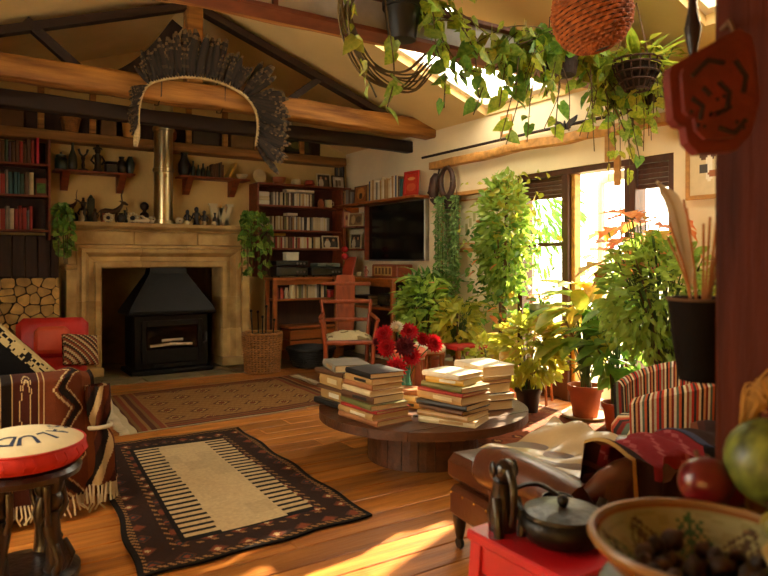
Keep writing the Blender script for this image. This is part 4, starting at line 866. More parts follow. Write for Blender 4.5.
# photo on the top cover of the rug-side pile
# flowers
fv = thing('flower_vase', 'teal glass vase of crimson dahlias among the book stacks', 'vase', (2.47, 3.56, TZ))
gl = mat('teal_glass', '#3f8a7c', .1, var=.1, spec=.7)
MB().lathe([(.045, 0), (.055, .01), (.06, .08), (.045, .14), (.055, .18), (.05, .18), (.04, .14), (.052, .08), (.045, .015), (.0001, .012)], 24).build('glass', gl, fv, smooth=45)
petal = mat('crimson_petal', '#b3101c', .55, var=.35, scale=14, transl=.25); petal_d = mat('dark_crimson_petal', '#5e0812', .55, var=.3, transl=.15); petal_w = mat('white_petal', '#d9cdb0', .55, var=.2, transl=.3)
stemg = mat('stem_green', '#3f5c24', .6, var=.25)
def bloom(p, r, m, dirv):
    mb = MB(); rings = [(16, 1., .05), (16, .86, .35), (12, .66, .7), (9, .42, 1.05), (6, .2, 1.3)]
    for n, ln, tilt in rings:
        for k in range(n):
            a = 2 * pi * (k + U(-.1, .1)) / n + ln * 3; L_ = r * ln; w_ = r * .17 + .002
            q = TR(rz=a) @ TR(rx=0, ry=-tilt)
            mb.add([(r * .06, 0, 0), (L_ * .55, -w_, .006), (L_, 0, .012), (L_ * .55, w_, .006), (L_ * .5, 0, -.004)], [(0, 1, 4), (1, 2, 4), (2, 3, 4), (3, 0, 4)], q)
    f = frame_to(p, Vector(dirv).cross((0, .3, 1)) if abs(Vector(dirv).normalized().z) > .99 else Vector((0, 0, 1)).cross(dirv), dirv)
    o = mb.build('bloom', m, fv); o.matrix_local = f; return o
vdir = Vector((-.546, -.838, 0)); rgt = Vector((.838, -.546, 0))
for px, py, r, m, fw in ((388, 326, .07, petal, .02), (413, 325, .075, petal, -.03), (408, 337, .08, petal_d, .1), (437, 336, .075, petal, 0), (391, 339, .075, petal, .06), (400, 357, .08, petal, .12), (415, 347, .07, petal, .08), (401, 320, .05, petal_w, -.02), (427, 333, .055, petal, -.05), (383, 334, .05, petal_d, -.02)):
    p = rgt * ((px - 407) / 152) + vdir * fw + Vector((0, 0, (360 - py) / 152 + .215 - .03)); d = (vdir * .9 + rgt * ((px - 407) / 60) + Vector((0, 0, .35 + (345 - py) / 80)))
    bloom(p, r, m, d); MB().tube([(0, 0, .02), p * .45 + Vector((0, 0, .08)), p - d.normalized() * .01], .004, 5).build('stem', stemg, fv)

# ================================================================== SOFA SIDE
kil_cols = dict(a=C('#3c1b11'), b=C('#5e2d16'), c=C('#1d1511'), d=C('#b59a6c'), e=C('#6e3a1c'))
def kilimc(u, v):
    s = (u * 3.1) % 1
    if .05 < s < .065 or .165 < s < .18 or .44 < s < .45 or .50 < s < .51: return kil_cols['d']
    if s < .05 or .065 <= s < .165: return kil_cols['c']
    if s < .44:
        r = math.hypot((s - .315) / .32 * 1.0, (v - .42) * 1.1)
        if .14 < r < .16 or .19 < r < .205: return kil_cols['d']
        return C('#3c1a12') if r < .3 else kil_cols['a']
    if s < .5: return kil_cols['b']
    zz = abs(((v * 5) % 1) - .5) * .34 + .6
    if abs(s - zz) < .011 or abs(s - zz - .12) < .008: return kil_cols['d']
    if abs(s - zz - .07) < .035: return kil_cols['c']
    return kil_cols['e'] if s > .9 else kil_cols['b']
sf = thing('sofa', 'low dark sofa with red piping along the side wall, arm draped with a kilim throw', 'sofa', (0, 4.1, 0))
sofa_m = mat('dark_sofa_cloth', '#1c1512', .9, var=.25, scale=20, bump=.2); redc = mat('red_cloth', '#b3241c', .75, var=.2, scale=14, bump=.15)
MB().box(-.55, .42, -.6, .85, .08, .22, bev=.03).build('seat_base', sofa_m, sf)
MB().box(-.3, .45, -.58, .83, .22, .33, bev=.05).build('seat_cushion', sofa_m, sf, smooth=60)
MB().box(-.55, .46, -.74, -.6, .1, .62, bev=.05).build('arm', sofa_m, sf, smooth=60)
MB().box(-.55, .46, .86, 1.0, .1, .62, bev=.05).build('arm', sofa_m, sf, smooth=60)
bk = MB(); bk.prism([(-.62, .2), (-.28, .2), (-.28, .42), (-.4, .86), (-.46, .9), (-.62, .88)], -.6, .86, Matrix(((1, 0, 0, 0), (0, 0, 1, 0), (0, 1, 0, 0), (0, 0, 0, 1)))); bk.build('backrest', sofa_m, sf, smooth=50)
for x in (-.5, .38):
    for y_ in (-.68, .94): MB().lathe([(.025, 0), (.03, .1)], 10, TR(x, y_, 0)).build('leg', dkw, sf)
MB().tube([(-.55, -.68, .635), (0, -.68, .637), (.4, -.68, .637), (.44, -.66, .63)], .022, 8).build('red_piping', redc, sf, smooth=60)
# throw over the arm: front face, top and inner face in one sheet
def throwpos(u, v):
    x = -.62 + 1.16 * u; rip = .012 * sin(u * 31) + .008 * sin(u * 57 + 1)
    fold = max(0, u - .86) / .14
    s = v * 1.02
    if s < .56: z = .10 + s; y_ = -.775 - rip * (1 - s) - .02 * (1 - s)
    elif s < .76: t = (s - .56) / .2; z = .66 + .018 * sin(t * pi); y_ = -.775 + .2 * t
    else: t = s - .76; z = .66 - t; y_ = -.575
    return (x + .05 * fold * (1 - v) * 1.2, y_ + .10 * fold ** 2 - .05 * fold * sin(v * 9), z - .03 * fold * sin(u * 40))
tw = thing('kilim_throw', 'brown and black patterned kilim throw draped over the sofa arm, with cream tassels', 'throw blanket', (0, 4.1, 0))
MB().grid(280, 120, throwpos, lambda u, v: kilimc(u * .98, v)).build('cloth', cloth, tw, smooth=60)
mb = MB()
for k in range(80):
    p = Vector(throwpos((k + .5) / 80, 0)); mb.tube([p + Vector((0, 0, .01)), p + Vector((U(-.01, .01), -.005, -.04)), p + Vector((U(-.02, .02), U(-.01, .01), -U(.06, .085)))], .005, 4)
tag(mb.build('fringe', mat('cream_fringe', '#c9bd9c', .9, var=.15), tw), None, kind='stuff')
# bundled end hanging off the arm corner
def bundle(u, v):
    a = u * 2 * pi; r = .05 + .035 * v - .03 * math.exp(-((v - .42) / .09) ** 2) + .008 * sin(a * 7); return (.575 + r * cos(a), -.70 + r * .8 * sin(a), .60 - .46 * v)
MB().grid(96, 100, bundle, lambda u, v: [kil_cols['c'], kil_cols['d'], kil_cols['b'], kil_cols['a']][int((u * 12 + v * 5)) % 4]).build('gathered_end', cloth, tw, smooth=60)
MB().tube([(.575 + .06 * cos(a * pi / 8), -.70 + .05 * sin(a * pi / 8), .405) for a in range(16)], .01, 6, True).build('tie', mat('cream_fringe', '#c9bd9c', .9), tw)
mb = MB()
for k in range(26): a = k * 2 * pi / 26; p = Vector((.575 + .08 * cos(a), -.70 + .06 * sin(a), .145)); mb.tube([p, p + Vector((U(-.01, .01), U(-.01, .01), -.09))], .006, 4)
tag(mb.build('fringe', mat('cream_fringe', '#c9bd9c', .9), tw), None, kind='stuff')
# leaning black cushion with patterned border
def leop(u, v): return C('#b9a06c') if min(u * 1.5, (1 - u) * 1.5, v, 1 - v) < .045 else (C('#1a1410') if H2(int(u * 40), int(v * 28)) > .6 else C('#c4ab74')) if min(u * 1.5, (1 - u) * 1.5, v, 1 - v) < .2 else C('#120e0c')
cu = thing('sofa_cushion', 'big black cushion with spotted tan border leaning in the sofa', 'cushion', (.223, 4.4, .33))
def cpos(s): return lambda u, v: ((u - .5) * .56, s * (.012 + .06 * (sin(pi * u) * sin(pi * v)) ** .5), (v - .5) * .36)
for s in (-1, 1): 
    f = MB().grid(56, 44, cpos(s), leop)
    if s > 0: f.f = [tuple(reversed(q)) for q in f.f]
    f.build('cushion_face', cloth, cu, (0, 0, .243), (0, R(46), R(-4)), smooth=80)
# red chair with patterned cushion by the logs
rc = thing('red_armchair', 'small red upholstered chair beside the log stack', 'armchair', (.62, 5.85, 0), R(-15))
redl = mat('red_upholstery', '#b0201a', .5, var=.2, scale=10, bump=.1)
MB().box(-.26, .26, -.25, .25, .2, .4, bev=.04).build('seat', redl, rc, smooth=60); MB().box(-.27, .27, .16, .3, .38, .72, bev=.05).build('backrest', redl, rc, smooth=60)
for s in (-1, 1): MB().box(s * .25 - .05, s * .25 + .05, -.22, .2, .38, .55, bev=.035).build('arm', redl, rc, smooth=60)
for x in (-.22, .22):
    for y_ in (-.2, .22): MB().lathe([(.018, 0), (.024, .2)], 10, TR(x, y_, 0)).build('leg', dkw, rc)
MB().box(-.12, .14, .07, .155, .44, .66, bev=.035).build('head_pad', mat('orange_pad', '#c24a28', .6, var=.15), rc, smooth=60)
pc = MB()
for s in (-1, 1): pc.grid(20, 20, lambda u, v, s=s: ((u - .5) * .28, s * (.01 + .05 * (sin(pi * u) * sin(pi * v)) ** .5), (v - .5) * .24), lambda u, v: [C('#3a2a20'), C('#b59a70'), C('#7a3a22')][int((u + v) * 14) % 3])
o = pc.build('patterned_cushion', cloth, None, (.82, 5.6, .5), (R(-20), R(8), R(20)), smooth=80); tag(o, 'striped brown cushion propped on the red chair', 'cushion')
# carved stool
cs = thing('carved_stool', 'dark carved stool with figure legs holding up the red cushion', 'stool', (.21, 2.8, 0))
carv = mat('polished_ebony', '#20130c', .3, var=.4, scale=10, bump=.25, coat=.3)
MB().lathe([(.17, 0), (.2, .012), (.2, .035), (.17, .05), (.1, .06)], 28).build('base', carv, cs, smooth=40)
MB().lathe([(.12, .375), (.17, .39), (.2, .4), (.205, .42), (.19, .435), (.1, .43), (.001, .425)], 28).build('seat_disc', carv, cs, smooth=40)
for k in range(4):
    a = R(-40 + 90 * k); q = TR(.125 * cos(a), .125 * sin(a), 0, rz=a + pi / 2)
    fg = MB(); fg.tube([(0, 0, .05), (0, -.02, .09), (0, .0, .16), (0, .01, .22), (0, 0, .27)], [.04, .045, .03, .034, .02], 10, m=q); fg.ball(0, 0, .31, .034, 12, 1.3, m=q); fg.tube([(0, 0, .34), (0, 0, .385)], [.03, .04], 10, m=q)
    fg.build('figure', carv, cs, smooth=60)
    for s in (-1, 1): MB().tube([(s * .03, 0, .23), (s * .055, -.015, .28), (s * .04, 0, .37)], [.013, .012, .014], 7, m=q).build('figure_arm', carv, cs, smooth=60); MB().tube([(s * .025, -.02, .15), (s * .035, -.05, .1), (s * .03, -.03, .052)], [.018, .015, .018], 7, m=q).build('figure_leg', carv, cs, smooth=60)
sc = thing('round_cushion', 'round cushion with red sides and cream top lettered SALUD, on the carved stool', 'cushion', (.21, 2.8, .436))
CR = .215
def dome(r): return .082 + .05 * max(0, 1 - (r / CR) ** 2) ** .8
MB().lathe([(.0001, 0), (.15, .0), (.195, .012), (CR + .01, .045), (CR, .08)], 48, cap=False).build('red_side', redc, sc, smooth=70)
MB().lathe([(CR * (1 - i / 10) + .0001, dome(CR * (1 - i / 10))) for i in range(11)], 48, cap=False).build('cream_top', mat('cream_canvas', '#cfbb90', .85, var=.12, scale=8, bump=.15), sc, smooth=80)
MB().tube([(CR * cos(a * pi / 24), CR * sin(a * pi / 24), .082) for a in range(48)], .005, 5, True).build('piping', redc, sc, smooth=60)
for k in range(26): a = 2 * pi * k / 26 + U(-.06, .06); MB().tube([((CR + .003) * cos(a), (CR + .003) * sin(a), .07), ((CR + .009) * cos(a + .04), (CR + .009) * sin(a + .04), .045), (.2 * cos(a + .02), .2 * sin(a + .02), .018)], .004, 4).build('pleat', redc, sc)
blue_ink = mat('navy_print', '#1f2b44', .8, var=.2)
va = math.atan2(-2.8, -.21)                         # direction from the stool to the near side
for k, chx in enumerate('SALUD'):
    t = textmesh(chx, .1, 0, 'letter', blue_ink, sc, Matrix.Identity(4)); me = t.data; aa = va + R(8) + (3 - k) * R(33); ra = .12
    for v in me.vertices:                            # set out on an arc, then laid on the dome
        x, y_ = v.co.x, v.co.y - .03; th = aa - x / ra; rr = ra + y_; v.co = (rr * cos(th), rr * sin(th), dome(rr) + .0015)
    me.update()

# ================================================================== OTHER SEATING
def rail(mb, a, b, r, n=8): return mb.tube([a, b], r, n)
wc = thing('wooden_chair', 'red-brown carved wooden chair with broad splat and cross rails, before the desk', 'chair', (3.2, 5.55, 0), R(-26))
redw = mat('chair_red_wood', '#8f421c', .4, var=.3, scale=5, stretch=(4, 4, .7), bump=.15)
MB().box(-.25, .25, -.22, .22, .40, .44, bev=.012).build('seat', redw, wc)
for s in (-1, 1):
    MB().tube([(s * .22, -.2, 0), (s * .225, -.2, .4), (s * .26, -.21, .62)], [.02, .022, .018], 8).build('leg', redw, wc, smooth=60)
    MB().tube([(s * .2, .22, 0), (s * .21, .2, .44), (s * .25, .26, .8)], [.02, .022, .016], 8).build('leg', redw, wc, smooth=60)
    MB().tube([(s * .27, -.24, .63), (s * .27, .0, .64), (s * .24, .24, .66)], .018, 8).build('arm', redw, wc, smooth=60)
MB().prism([(-.075, .44), (.075, .44), (.09, .7), (.1, 1.03), (.085, 1.08), (-.085, 1.08), (-.1, 1.03), (-.09, .7)], -.012, .012, Matrix(((1, 0, 0, 0), (0, .16, -1, 0), (0, 1, .16, 0), (0, 0, 0, 1))) @ TR(z=-.22)).build('splat', redw, wc)
for z, w_ in ((.6, .26), (.78, .27), (.96, .25)): MB().box(-w_, w_, .205 + (z - .44) * .16, .23 + (z - .44) * .16, z - .018, z + .018, bev=.008).build('cross_rail', redw, wc)
MB().box(-.21, .21, -.015, .015, .18, .21, bev=.004).build('stretcher', redw, wc)
sp = MB().grid(30, 24, lambda u, v: ((u - .5) * .46, -.2 + .4 * v, .447 + .07 * (sin(pi * u) * sin(pi * v)) ** .6 + .008 * sin(u * 20) * sin(v * 13)), lambda u, v: C('#bfae84') if H2(int(u * 12), int(v * 10)) > .25 else C('#7d6a44'), thick=.0)
o = sp.build('seat_pad', cloth, None, (3.2, 5.55, 0), (0, 0, R(-26)), smooth=80); tag(o, 'mottled cream cushion on the wooden chair seat', 'cushion')
bw = mat('basket_weave', '#a06c34', .7, var=.45, scale=26, stretch=(1, 1, 2.5), bump=.6, bscale=50)
# log basket of woven rods
lb2 = thing('log_basket', 'tall round wicker basket of fire tools beside the hearth', 'basket', (2.76, 6.62, 0))
MB().lathe([(.165, .008), (.18, .2), (.195, .4), (.18, .4), (.165, .2), (.15, .02), (.0001, .02)], 32).build('liner', mat('basket_dark', '#3a2210', .85), lb2, smooth=50)
for k in range(30):
    a = 2 * pi * k / 30; MB().tube([((.17 + .03 * t) * cos(a), (.17 + .03 * t) * sin(a), .01 + .4 * t) for t in (0, .5, 1)], .011, 6).build('stake', bw, lb2, smooth=60)
for j in range(16):
    z = .02 + j * .0245; r = .176 + .03 * z / .4
    MB().tube([((r + (.008 if (k + j) % 2 else -.006)) * cos(2 * pi * k / 60), (r + (.008 if (k + j) % 2 else -.006)) * sin(2 * pi * k / 60), z) for k in range(60)], .009, 5, True).build('weaver', bw, lb2)
MB().tube([(.205 * cos(k * pi / 16), .205 * sin(k * pi / 16), .415 + .004 * (k % 2)) for k in range(32)], .016, 7, True).build('rim', bw, lb2, smooth=60)
for k, (x, y_, h) in enumerate(((-.08, .03, .62), (-.02, -.05, .56), (.05, .04, .66), (.08, -.04, .52), (.0, .09, .6))):
    g = thing('fire_iron', 'black iron fire tool standing in the tall wicker basket', 'tool', (2.76 + x, 6.62 + y_, .022), 0, 'fire tools in the wicker basket')
    MB().tube([(0, 0, 0), (x * .3, y_ * .3, h * .8), (x * .4, y_ * .4, h)], .007, 6).build('shaft', black, g); MB().ball(x * .4, y_ * .4, h + .015, .016, 8).build('knob', black, g, smooth=60)
    MB().box(-.02, .02, -.006, .006, .0, .06, bev=.003).build('blade', black, g)
bb = basket('dog_basket', 'low black wicker basket on the floor under the desk edge', (3.36, 6.66, .0), .2, .27, .2, mat('black_wicker', '#16120e', .6, var=.4, scale=30, bump=.5), 32, 8)
bb.location.z = .008
o = MB().grid(24, 24, lambda u, v: ((u - .5) * .36, (v - .5) * .36, .1 + .06 * (sin(pi * u) * sin(pi * v)) ** .5 + .012 * sin(u * 17 + v * 9)), thick=.05).build('dark_blanket', mat('charcoal_blanket', '#1b1815', .95, var=.4, scale=12, bump=.4), None, (3.36, 6.66, .008), smooth=80); tag(o, 'crumpled charcoal blanket in the low black basket', 'blanket')
# two padded stools behind the table
def pstool(loc, m, lbl, r, h):
    g = thing('padded_stool', lbl, 'stool', loc); MB().lathe([(r * .9, h - .07), (r, h - .05), (r, h - .03), (r * .85, h), (r * .5, h + .02), (.0001, h + .028)], 24).build('pad', m, g, smooth=60); MB().lathe([(r * .92, h - .085), (r * .92, h - .07)], 24).build('ring', oak, g)
    for k in range(4): a = R(45 + 90 * k); MB().tube([(r * .7 * cos(a), r * .7 * sin(a), h - .08), (r * .9 * cos(a), r * .9 * sin(a), 0)], .012, 7).build('leg', oak, g)
pstool((3.02, 4.3, 0), mat('coral_pad', '#c0603c', .7, var=.15), 'round coral padded stool behind the dahlias', .16, .5); pstool((3.32, 4.42, 0), mat('white_pad', '#d3c6a6', .7, var=.1), 'round white padded stool beside the coral one', .15, .5)
g = thing('side_table', 'small wooden side table with a red top among the plants', 'table', (3.68, 4.4, 0)); MB().box(-.17, .17, -.14, .14, .44, .475, bev=.006).build('top', redl, g)
for x in (-.14, .14):
    for y_ in (-.11, .11): MB().box(x - .016, x + .016, y_ - .016, y_ + .016, 0, .44).build('leg', oak, g)
# leather armchair
lea = mat('tan_leather', '#4e2814', .36, var=.3, scale=5, bump=.3, bscale=9, coat=.15); lea_b = mat('seat_leather', '#a88e66', .3, var=.25, scale=4, bump=.45, bscale=6, coat=.2)
LC = (2.0, 1.76); la = thing('leather_armchair', 'worn brown leather armchair with rolled arms and castors by the red stool', 'armchair', (*LC, 0), R(-6))
MB().box(-.32, .32, -.36, .36, .14, .27, bev=.02).build('frame', lea, la, smooth=40)
MB().box(-.3, .3, -.2, .42, .27, .385, bev=.03).build('seat_cushion', lea, la, smooth=60)
def saddle(u, v):                                    # loose hide over seat and far arm
    x = -.22 + .55 * u; y_ = -.3 + .7 * v; h = .38 + .09 * max(0, min(1, (x - .08) / .2)) ** 1.3 - (.0 if x < .3 else (x - .3) * 2)
    return (x, y_, h + .016 * sin(u * 14 + v * 7) * sin(v * 6) + .014 * sin(v * 24 + u * 9) * sin(u * 8))
MB().grid(40, 40, saddle, thick=.008).build('seat_hide', lea_b, la, smooth=80)
for s in (-1, 1):
    az = 0 if s < 0 else -.03
    MB().tube([(s * .31, .08, .415 + az), (s * .315, -.03, .43 + az), (s * .315, -.2, .435 + az), (s * .32, -.42, .43 + az)], [.076, .086, .08, .07], 16).build('arm_roll', lea, la, smooth=60)
    MB().box(s * .3 - .045, s * .3 + .045, -.34, .06, .2, .40, bev=.02).build('arm_panel', lea, la, smooth=40)
    MB().lathe([(.072, 0), (.075, .01), (.05, .018), (.02, .014), (.001, .016)], 16, TR(s * .31, .082, .415 + az, rx=-pi / 2)).build('arm_scroll', lea, la, smooth=50)
    for y_ in (-.32, .33):
        lg = MB().lathe([(.014, .045), (.02, .07), (.028, .12), (.03, .145)], 12, TR(s * .28, y_, 0)).build('leg', dkw, la, smooth=50)
        MB().lathe([(.022, -.008), (.026, 0), (.022, .008)], 14, TR(s * .28, y_, .026, ry=pi / 2)).build('castor', black, la, smooth=40)
def backp(u, v): x = (u - .5) * .62; return (x, -.36 - .09 * v - .03 * cos(x * 4), .27 + .26 * v)
bkm = MB(); bkm.grid(20, 14, lambda u, v: (lambda p: (p[0], p[1] + .05, p[2]))(backp(u, v))); bkm.grid(20, 14, lambda u, v: (lambda p: (p[0], p[1] - .05, p[2]))(backp(1 - u, v)))
bkm.tube([(lambda p, e: (p[0], p[1] + .03 * e, p[2] - .06 * e))(backp(u / 12, 1), abs(u / 6 - 1) ** 5) for u in range(13)], [.028, .045, .052] + [.055] * 7 + [.052, .045, .028], 12); bkm.build('backrest', lea, la, smooth=60)
for k in range(9): MB().ball(-.32, .33 - .08 * k, .245, .006, 6).build('stud', mat('brass', '#9a7430', .3, metal=1), la)
# blanket over its back
def blk(u, v):
    if v < .05 or v > .95 or u < .03 or u > .97: return C('#b08a4c')
    if .1 < u < .55 and .2 < v < .62: return C('#7d1f24') if (int(u * 40) + int(v * 36)) % 7 else C('#9a4a4a')
    if .55 < u < .62: return C('#39405a')
    return C('#2c1712') if v > .4 else C('#3b1a14') if int(v * 30) % 5 else C('#6a3a20')
def blp(u, v):
    x = -.22 + .6 * u; s = v * .62; rip = .014 * sin(u * 21 + v * 3) + .01 * sin(u * 37)
    if s < .2: y_ = -.33 + (.2 - s) * .2; z = .40 + s * .9
    elif s < .34: t = (s - .2) / .14; y_ = -.32 - .2 * t; z = .58 + .03 * sin(t * pi)
    else: y_ = -.535 - .04 * (s - .34); z = .58 - (s - .34) * 1.0
    if abs(x + .01) > .18: z = max(z, (.53 if x < 0 else .49) - ((abs(x + .01) - .31) / .1) ** 2 * .08)     # rides over the arm rolls
    return (x, y_ + rip, z + rip * .6)
bl = thing('armchair_blanket', 'dark red and brown woven blanket slung over the leather armchair back', 'blanket', (*LC, 0), R(-6))
MB().grid(90, 60, blp, blk).build('cloth', cloth, bl, smooth=80)
MB().tube([blp(i / 24, 0) for i in range(25)], .006, 5).build('binding', mat('tan_binding', '#a37c42', .8), bl, smooth=60)
# striped tub chair
sch = thing('tub_chair', 'tub armchair upholstered in multicoloured vertical stripes near the garden doors', 'armchair', (2.98, 1.97, 0), R(136))
sch.scale = (.9, .9, .93)
SP = ['#b5452c', '#d8c39a', '#3a2c26', '#c88a5a', '#7a2a20', '#d9cdb0', '#5f6a58', '#c2603a', '#2b2422', '#e0cfa4', '#8c4a30', '#b5a888', '#b8342c', '#453a34']
def stripe(u): return C(SP[int(u * 150) % len(SP)])
TA = R(132)
def tub(ins):
    def f(u, v):
        a = -TA + 2 * TA * u + pi; hgt = .72 - .16 * (abs(u - .5) * 2) ** 2.2; r = (.275 if ins else .345) + .02 * v
        return (r * cos(a) * 1.05, r * sin(a), .2 + (hgt - .2) * v)
    return f
mb = MB(); mb.grid(300, 10, tub(True), lambda u, v: stripe(u)); q = MB(); q.grid(300, 10, tub(False), lambda u, v: stripe(u)); q.f = [tuple(reversed(f)) for f in q.f]; n0 = len(mb.v)
mb.add(q.v, q.f, c=q.c)
def rimp(u, v):
    a = tub(True)(u, 1); b = tub(False)(u, 1); t = v; return (a[0] + (b[0] - a[0]) * t, a[1] + (b[1] - a[1]) * t, a[2] + .03 * sin(pi * t))
mb.grid(300, 6, rimp, lambda u, v: stripe(u))
for e in (0., 1.):
    g_ = MB(); g_.grid(4, 10, lambda u, v, e=e: (lambda a, b: (a[0] + (b[0] - a[0]) * u, a[1] + (b[1] - a[1]) * u, a[2] + (.03 * sin(pi * u) if v == 1 else 0)))(tub(True)(e, v), tub(False)(e, v)), lambda u, v, e=e: stripe(e + u * .06 - (.06 if e else 0)))
    if e: g_.f = [tuple(reversed(f)) for f in g_.f]
    mb.add(g_.v, g_.f, c=g_.c)
mb.build('tub_back', cloth, sch, smooth=60)
se = MB(); se.lathe([(.28, .2), (.285, .38), (.25, .43), (.1, .445), (.0001, .445)], 40, m=TR(.02, 0, 0)); se.usec = True; se.c = [stripe(((i % 40) / 40) * .6) for i in range(len(se.f))]
se.build('seat_cushion', cloth, sch, smooth=60); MB().lathe([(.31, .12), (.33, .2)], 32).build('base', lea, sch)
for k in range(4): a = R(45 + 90 * k); MB().tube([(.24 * cos(a), .24 * sin(a), .13), (.27 * cos(a), .27 * sin(a), 0)], [.022, .014], 8).build('leg', dkw, sch)

# ================================================================== PLANTS
random.seed(5)
def leafgeo(kind, seg=5):
    """leaf of length 1 along +Y with a folded midrib and a drooping tip"""
    W_ = {'heart': [(-.02, .12), (.02, .36), (.3, .42), (.6, .28), (.85, .1), (1, .0)], 'lance': [(0, .02), (.25, .1), (.5, .12), (.75, .08), (1, 0)], 'oval': [(0, .03), (.25, .24), (.5, .29), (.8, .17), (1, 0)], 'small': [(0, .05), (.45, .3), (1, 0)], 'broad': [(0, .02), (.15, .2), (.4, .3), (.65, .25), (.87, .11), (1, 0)], 'blade': [(0, .03), (.4, .035), (.8, .025), (1, 0)], 'maple': [(0, .03), (.18, .16), (.3, .42), (.42, .2), (.62, .3), (.72, .13), (1, 0)]}[kind]
    dr = {'heart': .22, 'lance': .3, 'oval': .2, 'small': .1, 'broad': .38, 'blade': .5, 'maple': .2}[kind]; vs = []; fs = []
    for y_, w_ in W_:
        z = -dr * y_ * y_; back = -.14 if kind == 'heart' and y_ < .1 else 0
        vs += [(-w_, y_ + back, z + .3 * w_), (0, y_, z), (w_, y_ + back, z + .3 * w_)]
    for i in range(len(W_) - 1):
        a = 3 * i; b = a + 3
        fs += [(a, a + 1, b + 1, b), (a + 1, a + 2, b + 2, b + 1)] if i < len(W_) - 2 else [(a, a + 1, b + 1), (a + 1, a + 2, b + 1)]
    return vs, fs
LG = {k: leafgeo(k) for k in ('heart', 'lance', 'oval', 'small', 'broad', 'blade', 'maple')}
_lm = {}
def leafmesh(kind, m):
    if (kind, m.name) not in _lm:
        me = bpy.data.meshes.new('leaf_' + kind); me.from_pydata(LG[kind][0], [], LG[kind][1]); me.materials.append(m); me.polygons.foreach_set('use_smooth', [True] * len(me.polygons)); _lm[kind, m.name] = me
    return _lm[kind, m.name]
G1 = leafmat('pothos_green', '#7aa02c', '#c8d04a', .5); G2 = leafmat('deep_green', '#4a7a2c', '#82ab44', .42); G3 = leafmat('mid_green', '#6f9a34', '#b4c85c', .48); G4 = leafmat('yellow_green', '#8fa032', '#c9bd4a', .5)
G5 = leafmat('blue_green', '#6a9a4c', '#a8c878', .45); GO = leafmat('coral_bract', '#d8683c', '#eca868', .55); GY = leafmat('golden_leaf', '#a88a2a', '#d6b24a', .5); GP = leafmat('pink_bract', '#d86a54', '#f0b494', .55)
vine_m = mat('vine_stem', '#5a4a24', .7, var=.3); twig = mat('twig_brown', '#5c4026', .8, var=.3)
def rdir(zl=-.6, zh=.6): a = U(0, 2 * pi); return Vector((cos(a), sin(a), U(zl, zh)))
def curve(pts, n=8):
    """Catmull-Rom through the points"""
    P_ = [Vector(p) for p in pts]; P_ = [P_[0] * 2 - P_[1]] + P_ + [P_[-1] * 2 - P_[-2]]; out = []
    for i in range(1, len(P_) - 2):
        a, b, c_, d = P_[i - 1:i + 3]
        for k in range(n):
            t = k / n; out.append(.5 * ((2 * b) + (c_ - a) * t + (2 * a - 5 * b + 4 * c_ - d) * t * t + (3 * b - a - 3 * c_ + d) * t ** 3))
    return out + [P_[-2]]
def vine(root, pts, r, n_leaf, size, kind, mats, droop=.5, start=.15, nm='vine'):
    c = curve(pts); st_ = MB().tube(c, r, 5).build(nm, vine_m, root)
    for k in range(n_leaf):
        t = start + (1 - start) * (k + U(0, 1)) / n_leaf; p = c[min(len(c) - 1, int(t * (len(c) - 1)))]
        d = rdir(-.9, .2) + Vector((0, 0, -droop)); s = U(*size)
        inst('leaf', leafmesh(kind, random.choice(mats)), st_, frame_to(p + Vector((U(-.02, .02), U(-.02, .02), U(-.02, .02))), d, rdir(.3, 1.2), s))
    return st_
def foliage(root, places, kind, m, nm='foliage'):
    """leaves too small to pick apart, joined"""
    mb = MB(); vs, fs = LG[kind]; V = mb.v; F_ = mb.f
    ox, oy = root.location.x, root.location.y
    for p, d, s in places:
        if ox < 4.3: p = Vector((min(p.x, 4.27 - ox), p.y, p.z)); d = Vector((min(d[0], .15) if p.x + ox > 4.2 else d[0], d[1], d[2]))
        q = frame_to(p, d, rdir(.4, 1.4), s); n = len(V); V += [tuple(q @ Vector(x)) for x in vs]; F_ += [tuple(i + n for i in f) for f in fs]
    o = mb.build(nm, m, root); o['kind'] = 'stuff'; return o
def pot(root, r, h, m, z=0., nm='pot', rim=True, taper=.72):
    prof = [(r * taper, z), (r * .97, z + h * (.82 if rim else 1))] + ([(r * 1.06, z + h * .82), (r * 1.08, z + h)] if rim else []) + [(r * .95, z + h), (r * .9, z + h * .8), (.0001, z + h * .8)]
    MB().lathe(prof, 28).build(nm, m, root, smooth=35); MB().lathe([(r * .9, z + h * .8), (r * .5, z + h * .86), (.0001, z + h * .87)], 16).build('soil', mat('potting_soil', '#21160d', .95, var=.4, scale=30, bump=.5), root)
terra = mat('terracotta', '#a8502a', .75, var=.2, scale=8, bump=.1); bpot = mat('black_pot', '#171613', .45, var=.2); gpot = mat('green_glazed_pot', '#5a7050', .3, var=.3, scale=4); wpot = mat('cream_pot', '#b9a67c', .5, var=.15)

# ---- creepers along the grey beam
po = thing('hanging_creeper', 'pothos creeper in a black pot hung from the grey beam, vines looping down', 'plant', (1.98, 2.86, 2.36))
pot(po, .1, .2, bpot); MB().tube([(-.1, 0, .19), (0, .1, .4), (.1, 0, .19)], .004, 5).build('hanger', black, po)
for k in range(11):                                   # bare looping stems
    a = U(-.06, .06); dz = U(-.03, .05)
    c = curve([(U(-.05, .02), a, .2), (-.25 + a, .0, .26 + dz), (-.36 + a * .6, -.02, .06 + dz), (-.24 + a, -.04, -.2 + dz), (.0 + a, -.04, -.25 + dz * 1.5), (.16 + a, -.05, -.1 + dz)], 7); MB().tube(c, U(.004, .006), 5).build('bare_stem', vine_m, po)
vine(po, [(-.05, 0, .2), (-.3, -.02, .24), (-.35, -.05, -.05), (-.2, -.06, -.34)], .005, 8, (.07, .1), 'heart', [G1, G4], .8, .45)
